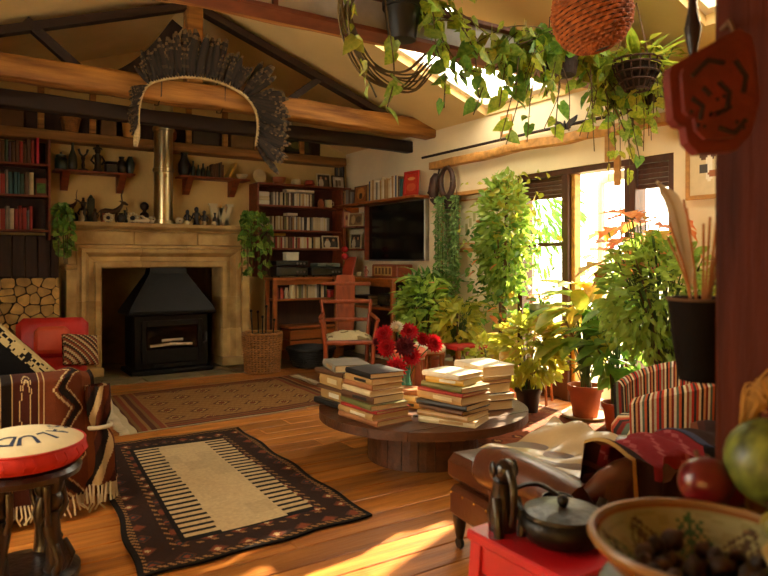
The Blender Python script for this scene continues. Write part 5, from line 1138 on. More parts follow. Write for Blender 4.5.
vine(po, [(-.02, 0, .2), (-.14, -.05, .2), (-.12, -.1, -.2), (-.18, -.12, -.42)], .004, 6, (.07, .1), 'heart', [G1, G3], .8, .5)
for pts, n in (([(.05, 0, .2), (.16, -.05, .2), (.22, -.08, -.1), (.2, -.1, -.35)], 11), ([(.05, 0, .2), (.2, .0, .26), (.42, -.06, .05), (.46, -.08, -.25)], 12), ([(0, -.05, .2), (.08, -.14, .16), (.12, -.16, -.1), (.3, -.16, -.2)], 10), ([(.05, 0, .2), (.3, 0, .25), (.6, -.05, .1), (.8, -.05, -.02)], 14), ([(.04, 0, .2), (.14, -.06, .12), (.3, -.1, -.1), (.5, -.1, -.12)], 13), ([(.04, 0, .2), (.1, -.1, .1), (.26, -.14, .1), (.4, -.14, -.05)], 12), ([(.02, -.04, .2), (.2, -.1, .3), (.5, -.1, .32)], 9)):
    vine(po, pts, .004, n, (.075, .125), 'heart', [G1, G1, G2, G3], .5)
pv = thing('beam_creeper', 'long leafy creeper tangled under the grey beam toward the window wall', 'plant', (3.2, 2.86, 2.36))
pot(pv, .12, .17, mat('dark_wicker_pot', '#2e1c10', .8, var=.4, scale=30, bump=.5)); MB().tube([(-.12, 0, .16), (0, .1, .4), (.12, 0, .16)], .004, 5).build('hanger', black, pv)
random.seed(15)
for k in range(40):
    sd_ = -1 if k % 2 else 1; x1 = sd_ * U(.15, .85); zz = U(-.5, .08)
    vine(pv, [(U(-.05, .05), U(-.05, .05), .16), (x1 * .3, U(-.12, .0), U(.1, .24)), (x1 * .75, U(-.14, .04), U(-.1, .18)), (x1, U(-.16, .05), zz)], .0035, 10, (.06, .115), 'heart', [G1, G1, G4, G2, G3], .5, .2)
for k in range(5): x = U(-.7, .8); MB().tube(curve([(x, U(-.1, 0), .15), (x + .05, -.1, -.1), (x + U(-.1, .1), -.1, U(-.3, -.45))]), .003, 5).build('dry_tendril', twig, pv)
# trailing thin creeper by the doors
for x, z1 in ((.62, -.55), (.72, -.7), (.5, -.62)): vine(pv, [(.3, 0, .1), (x - .1, .02, .0), (x, .04, -.25), (x + .02, .05, z1)], .003, 6, (.05, .08), 'heart', [G1, G4], .9, .4)
pw_ = thing('beam_creeper', 'dense yellow-green creeper at the window-wall end of the grey beam', 'plant', (3.86, 2.84, 2.3)); pot(pw_, .1, .15, mat('dark_wicker_pot', '#2e1c10', .8)); MB().tube([(-.1, 0, .14), (0, .1, .35), (.1, 0, .14)], .004, 5).build('hanger', black, pw_)
for k in range(24):
    a = U(0, 6.28); r = U(.15, .5); ex, ey = r * cos(a), -abs(r * sin(a)) * .7 + .08
    vine(pw_, [(0, 0, .14), (ex * .4, ey * .4, U(.15, .36)), (ex * .9, ey * .9, U(-.05, .25)), (ex, ey, U(-.3, .1))], .003, 9, (.055, .1), random.choice(['heart', 'heart', 'oval']), [G1, G4, G3, G1], .4, .2)
# ---- hanging woven baskets
hb = thing('hanging_basket', 'big round woven straw basket hanging from the sloping ceiling', 'basket', (2.66, 2.12, 2.24))
prof = [(.05, 0), (.11, .02), (.16, .07), (.185, .14), (.18, .22), (.15, .29), (.135, .31)]; c_ = []
MB().lathe([(r - .006, z) for r, z in prof] + [(.12, .31), (.14, .2), (.08, .03), (.0001, .025)], 32).build('liner', mat('basket_dark', '#3a2210', .85), hb, smooth=60)
straw_o = mat('orange_straw', '#a85a24', .75, var=.5, scale=24, bump=.6, bscale=60)
for j in range(22):
    t = j / 21 * (len(prof) - 1); i = min(int(t), len(prof) - 2); r = prof[i][0] + (prof[i + 1][0] - prof[i][0]) * (t - i); z = prof[i][1] + (prof[i + 1][1] - prof[i][1]) * (t - i)
    MB().tube([((r + (.006 if (k + j) % 2 else -.004)) * cos(2 * pi * k / 44), (r + (.006 if (k + j) % 2 else -.004)) * sin(2 * pi * k / 44), z) for k in range(44)], .0095, 5, True).build('coil', straw_o, hb)
for a in (0, 2.1, 4.2): MB().tube([(.15 * cos(a), .15 * sin(a), .3), (.02 * cos(a), .02 * sin(a), .95)], .005, 5).build('cord', twig, hb)
hb.rotation_euler = (R(-10), R(-14), 0)
dbk = thing('wicker_planter', 'dark open wicker planter with grassy leaves hanging beside the straw basket', 'plant', (3.62, 2.62, 2.28))
dwk = mat('dark_wicker', '#3a2212', .8, var=.4, scale=30, bump=.5)
for k in range(16): a = k * pi / 8; MB().tube([(.07 * cos(a), .07 * sin(a), 0), (.13 * cos(a), .13 * sin(a), .1), (.15 * cos(a), .15 * sin(a), .18)], .006, 5).build('rod', dwk, dbk)
for z, r in ((0, .07), (.05, .105), (.1, .13), (.15, .143), (.18, .15)): MB().tube([(r * cos(k * pi / 14), r * sin(k * pi / 14), z) for k in range(28)], .008, 5, True).build('hoop', dwk, dbk)
MB().lathe([(.06, .01), (.12, .1), (.13, .15), (.0001, .15)], 20).build('soil', mat('potting_soil', '#21160d', .95), dbk)
for a in (0, 2.1, 4.2): MB().tube([(.15 * cos(a), .15 * sin(a), .18), (0, 0, .55)], .004, 5).build('cord', twig, dbk)
for k in range(34): a = U(0, 6.28); inst('leaf', leafmesh(random.choice(['blade', 'lance']), random.choice([G3, G4, G1])), dbk, frame_to((.07 * cos(a), .07 * sin(a), .15), (cos(a), sin(a), U(.1, 1.6)), (0, 0, 1), U(.16, .3)))
for k in range(26): a = U(0, 6.28); inst('leaf', leafmesh('oval', random.choice([G1, G4, G3])), dbk, frame_to((.1 * cos(a), .1 * sin(a), U(.12, .3)), (cos(a), sin(a), U(-.6, .9)), (0, 0, 1), U(.07, .12)))
hp = thing('hanging_pot', 'small black plastic pot of leafy sprigs hung by the window wall beam end', 'plant', (4.02, 2.78, 2.26)); pot(hp, .075, .11, bpot)
MB().tube([(-.07, 0, .1), (0, 0, .5), (.07, 0, .1)], .003, 5).build('hanger', black, hp)
for k in range(46): a = U(0, 6.28); r = U(.02, .16); inst('leaf', leafmesh(random.choice(['oval', 'lance', 'heart']), random.choice([G1, G4, G3])), hp, frame_to((r * cos(a), r * sin(a), U(.1, .38)), (cos(a), sin(a), U(-.5, .9)), (0, 0, 1), U(.06, .12)))
for k in range(8): a = U(0, 6.28); MB().tube([(0, 0, .09), (.08 * cos(a), .08 * sin(a), .25), (.15 * cos(a), .15 * sin(a), .36)], .003, 4).build('stem', stemg, hp)

# ---- trailing string plant by the television
sp_ = thing('trailing_string_plant', 'tall curtain of trailing small-leaved strands hanging under the leather collar', 'plant', (4.2, 5.2, 1.72))
pot(sp_, .09, .13, mat('dark_wicker_pot', '#2e1c10', .8)); MB().tube([(0, -.09, .12), (.05, 0, .3), (0, .09, .12)], .004, 5).build('hanger', twig, sp_)
pl_ = []; mbv = MB()
for k in range(24):
    a = U(0, 6.28); x, y_ = -.06 + .07 * cos(a), .17 * sin(a) + U(-.03, .03); L_ = U(.6, 1.05); mbv.tube([(x * .5, y_ * .4, .12), (x, y_, .1), (x - .01, y_ + U(-.02, .02), -L_ * .5), (x, y_, -L_)], .003, 4)
    for j in range(58): t = j / 58; pl_.append((Vector((x, y_, .12 - (L_ + .12) * t)) + Vector((U(-.02, .02), U(-.02, .02), 0)), rdir(-1.2, .2), U(.034, .055)))
mbv.build('strands', stemg, sp_); foliage(sp_, pl_, 'small', G5)
tag(MB().tube(curve([(4.2, 5.33, 1.82), (4.19, 5.34, 1.2), (4.2, 5.32, .0)]), .016, 7).build('bamboo_pole', mat('bamboo', '#a8793c', .5, var=.25, scale=3)), 'bamboo pole standing in the trailing strands beside the television', 'pole')

def bush(name, lbl, loc, pr, ph, pm, n, ctr, rad, kind, m, size, stems=6, bigs=(), bend=.2, droop=-.2):
    """potted plant: pot, stems, fine foliage joined, and large leaves one by one"""
    g = thing(name, lbl, 'plant', loc); pot(g, pr, ph, pm); C_ = Vector(ctr)
    for k in range(stems):
        a = U(0, 6.28); e = C_ + Vector((rad[0] * .7 * cos(a), rad[1] * .7 * sin(a), U(-.2, .7) * rad[2])); MB().tube(curve([(U(-.3, .3) * pr, U(-.3, .3) * pr, ph * .8), (e.x * .35, e.y * .35, ph + (e.z - ph) * .55), e], 5), [.008] * 6 + [.006] * 4 + [.003], 5).build('stem', twig if k % 2 else stemg, g)
    if n:
        pl = []
        for k in range(n):
            d = Vector((random.gauss(0, 1), random.gauss(0, 1), random.gauss(0, 1))).normalized() * U(.35, 1) ** .5; p = C_ + Vector((d.x * rad[0], d.y * rad[1], d.z * rad[2])); pl.append((p, d + Vector((0, 0, droop)) + rdir() * .5, U(*size)))
        foliage(g, pl, kind, m)
    for kd, mm, num, sz, zr_ in bigs:
        for k in range(num):
            a = U(0, 6.28); r0 = U(.1, .8); p = Vector((C_.x + rad[0] * r0 * cos(a), C_.y + rad[1] * r0 * sin(a), U(*zr_))); st_ = MB().tube(curve([(U(-.2, .2) * pr, U(-.2, .2) * pr, ph * .8), (p.x * .5, p.y * .5, ph + (p.z - ph) * .7), p], 4), .004, 5).build('leaf_stalk', stemg, g)
            inst('leaf', leafmesh(kd, mm), st_, frame_to(p, (cos(a), sin(a), U(-.3, .6)), (0, 0, 1), U(*sz)))
    return g
# ---- climber beside the doors
random.seed(31)
cl = bush('climbing_plant', 'tall climbing plant trained up a pole between string plant and garden doors', (4.06, 4.3, 0), .14, .26, terra, 1250, (0, 0, 1.4), (.17, .28, .58), 'oval', G3, (.05, .085), 8)
MB().tube([(0, 0, .2), (.05, 0, 1.95)], .016, 7).build('pole', twig, cl)
pl = [(Vector((U(-.12, .1), random.gauss(0, .22), U(1.2, 1.95))), rdir(-1, .3), U(.05, .09)) for _ in range(260)]; foliage(cl, pl, 'oval', G4)
pl = [(Vector((U(-.14, .1), random.gauss(0, .25), U(.6, 1.5))), rdir(-1, .3), U(.05, .09)) for _ in range(420)]; foliage(cl, pl, 'oval', G2)
for k in range(14): inst('leaf', leafmesh('oval', GY if k % 2 else GO), cl, frame_to((U(-.2, -.05), U(-.25, .25), U(.7, 1.7)), rdir(-1, .2), (0, 0, 1), U(.08, .12)))
bush('leafy_shrub', 'dense dark-leaved shrub in a cream tub below the string plant', (3.95, 5.25, 0), .16, .3, wpot, 620, (-.03, 0, .72), (.22, .28, .36), 'lance', G2, (.08, .15), 8, [('lance', G5, 26, (.16, .26), (.7, 1.15))])
bush('mixed_shrub', 'bushy light green plant in a clay pot behind the coral stool', (3.7, 5.0, 0), .15, .28, terra, 520, (0, 0, .70), (.23, .25, .32), 'oval', G3, (.06, .1), 8, [('broad', G3, 14, (.16, .24), (.7, 1.05)), ('broad', GO, 3, (.12, .16), (.8, 1.0))])
bush('fern', 'arching yellow-green fern beside the small red-topped table', (3.8, 4.62, 0), .13, .3, wpot, 420, (0, 0, .6), (.2, .22, .24), 'oval', G4, (.05, .09), 5, [('lance', G4, 34, (.2, .34), (.55, .85))])
bush('low_foliage_plant', 'low bright green plant on the floor before the door frame', (3.72, 4.12, 0), .1, .16, bpot, 260, (0, 0, .36), (.17, .18, .2), 'oval', G4, (.05, .085), 5)
# striped pot with red flower on a stand
sd2 = thing('plant_stand', 'slim wooden plant stand against the door frame', 'plant stand', (4.14, 3.92, 0)); MB().lathe([(.12, .63), (.13, .635), (.13, .66), (.0001, .66)], 20).build('top', oak, sd2)
for k in range(3): a = 2.1 * k; MB().tube([(.05 * cos(a), .05 * sin(a), .635), (.13 * cos(a), .13 * sin(a), 0)], .012, 6).build('leg', oak, sd2)
rf = thing('flowering_pot', 'green and cream banded pot with red bracts on the plant stand', 'plant', (4.14, 3.92, .661)); MB().lathe([(.085, 0), (.1, .05), (.105, .06), (.1, .07), (.105, .12), (.1, .17), (.09, .17), (.085, .1), (.0001, .1)], 24, c=[C('#6b7d58'), C('#b9b080'), C('#b9b080'), C('#566a4a'), C('#8a8a58'), C('#5a6a48'), C('#5a6a48'), C('#21160d')]).build('pot', mat('glazed_bands', '#ffffff', .3, var=.1, attr=True), rf, smooth=40)
for k in range(16): a = U(0, 6.28); inst('leaf', leafmesh('maple', random.choice([GO, GP])), rf, frame_to((.03 * cos(a), .03 * sin(a), U(.18, .28)), (cos(a), sin(a), U(-.2, .8)), (0, 0, 1), U(.08, .13)))
for k in range(6): a = U(0, 6.28); MB().tube([(0, 0, .1), (.04 * cos(a), .04 * sin(a), .26)], .004, 5).build('stem', stemg, rf)
# ---- big-leaved plants before the doors
random.seed(44)
bp1 = bush('broad_leaf_plant', 'broad golden-green leaved plant in a terracotta pot on a saucer before the doors', (4.02, 3.36, 0), .125, .24, terra, 0, (0, 0, .7), (.2, .26, .3), 'oval', G3, (.05, .09), 7, [('broad', G3, 26, (.22, .34), (.5, .95)), ('broad', G4, 18, (.24, .36), (.55, 1.0)), ('broad', GY, 12, (.24, .36), (.65, 1.02)), ('lance', G3, 24, (.2, .3), (.35, .8))])
MB().lathe([(.13, .0), (.17, .012), (.175, .03), (.165, .03), (.12, .01), (.0001, .008)], 28).build('saucer', wpot, bp1, smooth=40)
for c_ in bp1.children:
    if c_.name.split('.')[0] != 'saucer': c_.location.z += .012
bush('leafy_houseplant', 'leafy green plant in a dark pot beside the terracotta pot', (3.78, 3.72, 0), .1, .2, bpot, 560, (0, 0, .48), (.26, .27, .27), 'oval', G4, (.06, .1), 6, [('broad', GY, 8, (.14, .22), (.45, .7))])
bush('rubber_plant', 'dark broad-leaved plant in a small clay pot between terracotta pot and striped chair', (3.9, 2.98, 0), .1, .2, terra, 120, (0, 0, .62), (.2, .2, .3), 'oval', G2, (.08, .13), 6, [('broad', G2, 20, (.18, .28), (.45, .95))])
bush('weeping_fig', 'tall weeping fig with fine glossy leaves behind the striped chair', (3.72, 2.5, 0), .16, .3, bpot, 1500, (0, .04, .95), (.34, .38, .4), 'oval', G3, (.05, .08), 12, [('oval', G1, 40, (.07, .1), (.8, 1.4))])
cr = thing('coral_leaf_plant', 'plant with coral and peach lobed leaves rising beside the weeping fig', 'plant', (3.98, 2.72, 0)); pot(cr, .11, .24, gpot)
for k in range(52):
    a = U(0, 6.28); r = U(.02, .26); p = Vector((-.12 + r * cos(a), .05 + r * sin(a), U(1.12, 1.52))); s_ = MB().tube(curve([(0, 0, .2), (p.x * .3, p.y * .3, .7), p], 5), .005, 5).build('stem', stemg, cr); inst('leaf', leafmesh('maple', random.choice([GO, GP, GO, GY])), s_, frame_to(p, (cos(a), sin(a), U(-.7, .3)), (0, 0, 1), U(.16, .26)))
bush('purple_leaf_plant', 'reddish-stemmed plant between the weeping fig and the timber post', (3.62, 1.8, 0), .13, .3, terra, 300, (0, 0, 1.05), (.2, .22, .3), 'lance', leafmat('maroon_leaf', '#4a2420', '#6a6a2c', .35), (.08, .13), 8, [('lance', G4, 24, (.15, .24), (.9, 1.4))])
# ---- ivy on the mantel ends
for x, y_, nm, spread in ((2.84, 7.2, 'bookcase', .17), (.84, 7.1, 'log stack', .07)):
    iv = thing('trailing_ivy', 'ivy trailing from a small pot off the mantel end beside the ' + nm, 'plant', (x, y_, MT + .001)); pot(iv, .045, .09, bpot if x > 2 else terra)
    for k in range(20 if x > 2 else 9):
        dx = U(-spread, spread); L_ = U(.25, .62 if x > 2 else .4); vine(iv, [(0, 0, .08), (dx * .5 + .02, -.07, .14), (dx + .02, -.15, .0), (dx + .03, -.14 + U(-.02, .03), -L_)], .003, 13, (.06, .095), 'heart', [G2, G3, G2], .5, .1)
# ---- garden outside
def tree(name, lbl, loc, h, rad, n, m, kind='lance', sz=(.12, .2)):
    g = thing(name, lbl, 'tree', loc); MB().tube(curve([(0, 0, 0), (.05, .02, h * .4), (-.03, .03, h * .8)], 5), [.07, .065, .06, .06, .055, .05, .05, .04, .04, .03, .02], 8).build('trunk', twig, g)
    pl = []
    for k in range(n):
        d = Vector((random.gauss(0, 1), random.gauss(0, 1), random.gauss(0, 1))).normalized() * U(.2, 1) ** .5; pl.append((Vector((d.x * rad[0], d.y * rad[1], h * .72 + d.z * rad[2])), d + Vector((0, 0, -.6)), U(*sz)))
    foliage(g, pl, kind, m); return g
tree('garden_tree', 'leafy garden shrub tree seen through the fixed leaf of the doors', (6.1, 6.1, -.02), 2.6, (.7, .7, .9), 900, leafmat('garden_green', '#2c5418', '#4f7a26', .4))
tree('garden_tree', 'round far garden bush low behind the terrace', (16.0, 11.0, -.02), 1.5, (2.2, 1.8, .8), 900, G3, sz=(.2, .34))

# ---- feather headdress on the truss
random.seed(3)
fh = thing('feather_headdress', 'dark barred feather headdress with cream rope band draped over the truss beam', 'headdress', (1.75, 5.6, 2.7))
def featmesh(m, nm, bars):
    mb = MB(); n = 12; vs = []; cl = []; fs = []
    for i in range(n + 1):
        t = i / n; w_ = .085 * min(1, t * 3 + .15) * (1 - max(0, t - .8) * 3.2) * (1 + .06 * (i % 2)); z = .1 * t * t
        vs += [(-w_, t, z - .01), (-w_ * .55, t, z + .01), (0, t, z + .02), (w_ * .55, t, z + .01), (w_, t, z - .01)]
    for i in range(n):
        a = 5 * i
        for j in range(4): fs.append((a + j, a + j + 1, a + j + 6, a + j + 5)); edge = j in (0, 3); cl.append(C('#6e5736') if i == n - 1 or (edge and i % 2 and bars and i > 5) else C('#46351f') if bars and i % 3 == 0 else C('#2a1d12') if not edge else C('#1a120b'))
    mb.add(vs, fs, c=cl); o = mb.build(nm, m); me = o.data; bpy.data.objects.remove(o); return me
fea_m = mat('feather_vane', '#ffffff', .75, var=.25, scale=20, attr=True)
FM = [featmesh(fea_m, 'feather_dark', False), featmesh(fea_m, 'feather_barred', True)]
band = [(-0.498, 0.0, -0.405), (-0.49, 0.0, -0.233), (-0.427, 0.0, -0.068), (-0.282, 0.0, 0.011), (-0.073, 0.0, 0.059), (0.145, 0.0, 0.058), (0.354, 0.0, 0.0), (0.485, 0.0, -0.098), (0.542, 0.0, -0.254), (0.523, 0.0, -0.472)]
bc_ = curve(band, 8); MB().tube(bc_, .014, 7).build('rope_band', mat('cream_rope', '#c2a878', .85, var=.3, scale=40, bump=.5), fh, smooth=60)
ctr = Vector((0, 0, -.5)); N_ = len(bc_)
for k in range(300):
    i = min(N_ - 1, int(U(0, 1) * N_)); p = bc_[i]; t = i / N_; d = (p - ctr); d.y = 0; d.normalize()
    tn = (bc_[min(i + 1, N_ - 1)] - bc_[max(i - 1, 0)]).normalized(); nrm = Vector((-tn.z, 0, tn.x)); nrm = nrm if nrm.dot(d) > 0 else -nrm
    L_ = (.13 + .24 * math.exp(-((t - .46) / .2) ** 2) + (.16 if t > .68 else 0)) * U(.7, 1.1)
    if t > .7: nrm = (nrm + Vector((.2, 0, -.7 + U(-.3, .5)))).normalized()
    if t < .22: nrm = (nrm + Vector((.3, 0, -.8))).normalized(); L_ *= .8
    inst('feather', FM[k % 2], fh, frame_to(p + Vector((0, U(-.03, .02), 0)), nrm + Vector((U(-.25, .25), U(-.4, .05), U(-.1, .1))), (U(-.4, .4), -1, 0), (L_ * 1.0, L_, L_)))
for x in (-.3, .25): MB().tube([(x, .03, .12), (x, .15, .14), (x, .26, .1), (x, .26, -.16), (x, .15, -.18), (x, .045, -.12)], .006, 5, True).build('tie_cord', twig, fh)
MB().tube([bc_[0], bc_[0] + Vector((-.01, 0, -.08)), bc_[0] + Vector((-.02, 0, -.17))], [.018, .028, .016], 8).build('tassel', mat('cream_rope', '#c2a878', .85), fh, smooth=60)

# ================================================================== FOREGROUND
random.seed(9)
VR = Vector((cos(R(YAW)), -sin(R(YAW)), 0)); VN = Vector((-sin(R(YAW)), -cos(R(YAW)), 0))
post_m = mat('post_red_wood', '#451a0b', .65, var=.5, spec=.12, scale=3, stretch=(6, 6, .5), bump=.3, bscale=14)
ps = thing('timber_post', 'thick dark red-brown timber post in the near right of the room', 'post', (1.415, .69, 0)); MB().box(-.09, .09, -.087, .087, 0, 3.36, bev=.012).build('post_shaft', post_m, ps); MB().box(-.1, .1, -.1, .1, 0, .1, bev=.006).build('base_block', post_m, ps)
for z in (1.05, 1.36, 1.9): MB().lathe([(.008, 0), (.008, .004), (.003, .006)], 8, TR(-.03, -.087, z, rx=pi / 2)).build('nail', black, ps)
# red carved mask hanging on the post
mk = thing('carved_red_plaque', 'rust-red carved wooden plaque hanging on the timber post', 'plaque', (1.262, .67, 1.51)); mk.matrix_world = Matrix((( VR.x, VN.x * -1, 0, 1.2), (VR.y, VN.y * -1, 0, .705), (0, 0, 1, 1.52), (0, 0, 0, 1)))
mred = mat('rust_red_paint', '#641a0e', .7, var=.35, scale=14, bump=.3); XZ = Matrix(((1, 0, 0, 0), (0, 0, 1, 0), (0, 1, 0, 0), (0, 0, 0, 1)))
out = [(-.085, .03), (-.08, .045), (.0, .09), (.045, .115), (.07, .1), (.078, .06), (.085, -.02), (.07, -.08), (.04, -.115), (-.03, -.12), (-.05, -.1), (-.055, -.07), (-.068, -.066), (-.078, -.055)]
MB().prism(out, -.012, .02, XZ).build('face_plate', mred, mk); MB().prism([(x * .8, z * .8) for x, z in out], -.026, -.012, XZ).build('raised_face', mred, mk)
groove = mat('dark_groove', '#1e0a06', .8)
for pts_ in ([(-.05, .02), (-.02, .05), (.01, .045)], [(.0, .01), (.02, -.01), (.015, -.04), (-.005, -.05)], [(.03, .05), (.05, .02), (.045, -.01)], [(-.05, -.02), (-.03, -.035), (-.035, -.06)], [(.0, -.075), (.03, -.085), (.05, -.06)], [(-.03, .0), (-.015, -.015)]): MB().tube([(x, -.0265, z) for x, z in pts_], .005, 6).build('carved_groove', groove, mk)
for k in range(9): MB().ball(-.05 + .012 * k, -.0265, -.045 - .03 * sin(k), .004, 6).build('carved_dot', groove, mk)
MB().tube([(.045, .0, .105), (.06, .05, .15), (.085, .14, .16)], .005, 6).build('hanging_loop', twig, mk)
# wooden spindle hanging beside it
sn = thing('hanging_spindle', 'dark turned wooden spindle hanging on a cord beside the red plaque', 'ornament', tuple(VR * .76 - VN * 1.62 + Vector((0, 0, 1.64)))); MB().lathe([(.004, 0), (.012, .03), (.008, .06), (.016, .1), (.02, .13), (.012, .17), (.008, .22), (.01, .3)], 14).build('spindle', dkw, sn, smooth=50); MB().tube([(0, 0, .3), (0, 0, 1.65)], .003, 5).build('cord', twig, sn)
# dark bucket with plume hung on the post
bu = thing('leather_bucket', 'dark tapered leather bucket of dried stems fixed to the timber post', 'bucket', (1.435, .866, .925)); MB().lathe([(.05, 0), (.062, .08), (.074, .185), (.07, .188), (.055, .08), (.045, .01), (.0001, .008)], 24).build('bucket', mat('black_leather', '#100a07', .8, spec=.1, var=.3, bump=.2), bu, smooth=40); MB().tube([(.074 * cos(k * pi / 12), .074 * sin(k * pi / 12), .186) for k in range(24)], .004, 5, True).build('rim', twig, bu); MB().tube([(.07, 0, .18), (.06, -.06, .27), (0, -.092, .3)], .005, 5).build('strap', leather_d, bu)
pm = thing('white_plume', 'long pale feather plume standing in the leather bucket', 'feather', (1.42, .87, .94)); cq = curve([(0, 0, 0), (-.01, .01, .2), (-.04, .03, .38), (-.075, .05, .44)], 8); MB().tube(cq, .0025, 5).build('quill', bone, pm)
pw = MB(); cw = cq[8:]; n = len(cw); vs = []
for i, p in enumerate(cw): w_ = .02 * min(1, i / 4 + .2) * (1 if i < n - 5 else (n - 1 - i) / 5 + .02); vs += [p + VR * w_ + VN * .004, p, p - VR * w_ + VN * .004]
pw.add(vs, [f for i in range(n - 1) for f in ((3 * i, 3 * i + 1, 3 * i + 4, 3 * i + 3), (3 * i + 1, 3 * i + 2, 3 * i + 5, 3 * i + 4))]); pw.build('vane', mat('pale_feather', '#d8ccb2', .8, var=.1, transl=.3), pm, smooth=80)
for k in range(9): a = U(0, 6.28); g = MB().tube(curve([(0, 0, 0), (.03 * cos(a), .03 * sin(a), .2), (.07 * cos(a) - .02, .07 * sin(a), U(.3, .42))], 5), .003, 5); tag(g.build('dried_stem', mat('dried_stem', '#a86a34', .8, var=.3), None, (1.43, .87, .94)), 'thin dried orange stem standing in the leather bucket', 'stem', 'dried stems in the leather bucket')
# red stool with kettle and carved animal
rs_ = thing('red_stool', 'bright red painted square stool carrying the iron kettle', 'stool', (1.345, 1.2, 0)); rp = mat('red_gloss_paint', '#b5121a', .35, var=.15, scale=6, coat=.3)
MB().box(-.18, .18, -.18, .18, .44, .47, bev=.006).build('top', rp, rs_)
for x in (-1, 1):
    for y_ in (-1, 1): MB().add(*(lambda a: (a, [(0, 1, 2, 3), (7, 6, 5, 4), (0, 4, 5, 1), (1, 5, 6, 2), (2, 6, 7, 3), (3, 7, 4, 0)]))([(x * (.15 + dx * .02), y_ * (.15 + dy * .02), .44) for dx, dy in ((-1, -1), (1, -1), (1, 1), (-1, 1))] + [(x * (.175 + dx * .016), y_ * (.175 + dy * .016), 0) for dx, dy in ((-1, -1), (1, -1), (1, 1), (-1, 1))])).build('leg', rp, rs_)
for y_ in (-.155, .155): MB().box(-.15, .15, y_ - .01, y_ + .01, .36, .44, bev=.003).build('apron', rp, rs_)
for x in (-.155, .155): MB().box(x - .01, x + .01, -.145, .145, .36, .44, bev=.003).build('apron', rp, rs_)
kt = thing('iron_kettle', 'squat black cast-iron kettle with flat knobbed lid on the red stool', 'kettle', (1.325, 1.18, .4705)); kt.scale = (1.2, 1.2, 1.1); iron = mat('cast_iron', '#1c1917', .4, metal=.5, var=.3, scale=14, bump=.25)
MB().lathe([(.06, 0), (.08, .01), (.092, .035), (.09, .055), (.08, .064), (.074, .066)], 32).build('body', iron, kt, smooth=45); MB().lathe([(.084, .063), (.083, .072), (.06, .078), (.015, .082)], 32).build('lid', mat('worn_lid_iron', '#3a3732', .35, metal=.6, var=.35, scale=10, bump=.2), kt, smooth=45)
MB().lathe([(.008, .08), (.012, .09), (.013, .1), (.006, .107), (.0001, .108)], 14).build('knob', iron, kt, smooth=50); MB().tube([(.085, 0, .035), (.12, 0, .045), (.135, 0, .07)], [.016, .012, .01], 10).build('spout', iron, kt, smooth=60)
MB().tube(curve([(-.06, .06, .06), (-.04, .11, .09), (.04, .11, .09), (.07, .05, .06)], 6), .006, 6).build('bail_handle', iron, kt, smooth=60)
ca = thing('carved_animal', 'dark carved seated animal with raised trunk beside the kettle', 'figurine', (1.245, 1.32, .4705), R(-20)); MB().tube([(0, 0, .0), (0, 0, .05), (.005, 0, .1), (0, -.01, .14)], [.038, .042, .034, .03], 12).build('body', carv, ca, smooth=60); MB().ball(0, -.02, .165, .03, 12, 1.05).build('head', carv, ca, smooth=60); MB().tube([(0, -.045, .17), (0, -.07, .14), (.0, -.075, .08), (0, -.06, .03)], [.014, .012, .01, .008], 8).build('trunk', carv, ca, smooth=60)
for s in (-1, 1): MB().ball(s * .032, -.005, .165, .02, 10, 1.2, sx=.35).build('ear', carv, ca, smooth=60); MB().tube([(s * .028, -.02, .09), (s * .034, -.05, .04), (s * .032, -.05, 0)], [.014, .012, .014], 8).build('leg', carv, ca, smooth=60)
g = thing('tea_bowl', 'small dark red-rimmed bowl on the red stool behind the kettle', 'bowl', (1.46, 1.32, .4705)); MB().lathe([(.02, 0), (.04, .02), (.045, .045), (.041, .045), (.036, .02), (.0001, .008)], 20).build('bowl', iron, g, smooth=45)
# round pedestal table
rt = thing('pedestal_table', 'dark round pedestal table under the fruit and painted bowl', 'table', (1.03, .5, 0)); MB().lathe([(.0001, .655), (.24, .655), (.26, .665), (.26, .675), (.25, .68), (.0001, .68)], 48).build('top', dkw, rt, smooth=40); MB().lathe([(.13, 0), (.13, .02), (.04, .05), (.03, .2), (.045, .35), (.03, .5), (.06, .655)], 24).build('pedestal', dkw, rt, smooth=50)
# painted bowl
BWL = (.93, .56, .681); pb = thing('painted_bowl', 'wide cream bowl painted with green leaf sprays, full of dried seed pods', 'bowl', BWL)
RB = .155
def bz(r): return .012 + .095 * (r / RB) ** 2.2
def bowlc(u, v):
    a = u * 2 * pi
    if v > .94: return C('#7d4a24')
    for k in range(9):
        d = (a - k * 2 * pi / 9 + pi) % (2 * pi) - pi; t = (v - .5) / .42
        if 0 < t < 1 and abs(d) < .3 * (1 - abs(2 * t - 1)) ** .6 * (1 if int(t * 10 + abs(d) * 18) % 2 else .12): return C('#2c5a3c') if k % 2 else C('#4a3a2c')
    if .5 < v < .53: return C('#6a4a2c')
    return C('#96946a') if H2(int(u * 40), int(v * 30)) > .3 else C('#8a865c')
ib = MB().grid(140, 40, lambda u, v: (RB * v * cos(2 * pi * u), RB * v * sin(2 * pi * u), bz(RB * v)), bowlc); ib.grid(64, 20, lambda u, v: ((RB + .006) * v * cos(-2 * pi * u), (RB + .006) * v * sin(-2 * pi * u), max(0, bz(RB * v) - .010)), lambda u, v: C('#8a5426')); ib.build('bowl', mat('glazed_paint', '#ffffff', .25, var=.1, attr=True, coat=.3), pb, smooth=60); MB().tube([((RB + .003) * cos(k * pi / 32), (RB + .003) * sin(k * pi / 32), bz(RB) - .004) for k in range(64)], .0065, 6, True).build('rim', mat('tan_glaze', '#8f6a40', .3), pb, smooth=60)
nut = mat('seed_pod_brown', '#3a2414', .6, var=.45, scale=40, rnd=.4, bump=.4)
pts = []
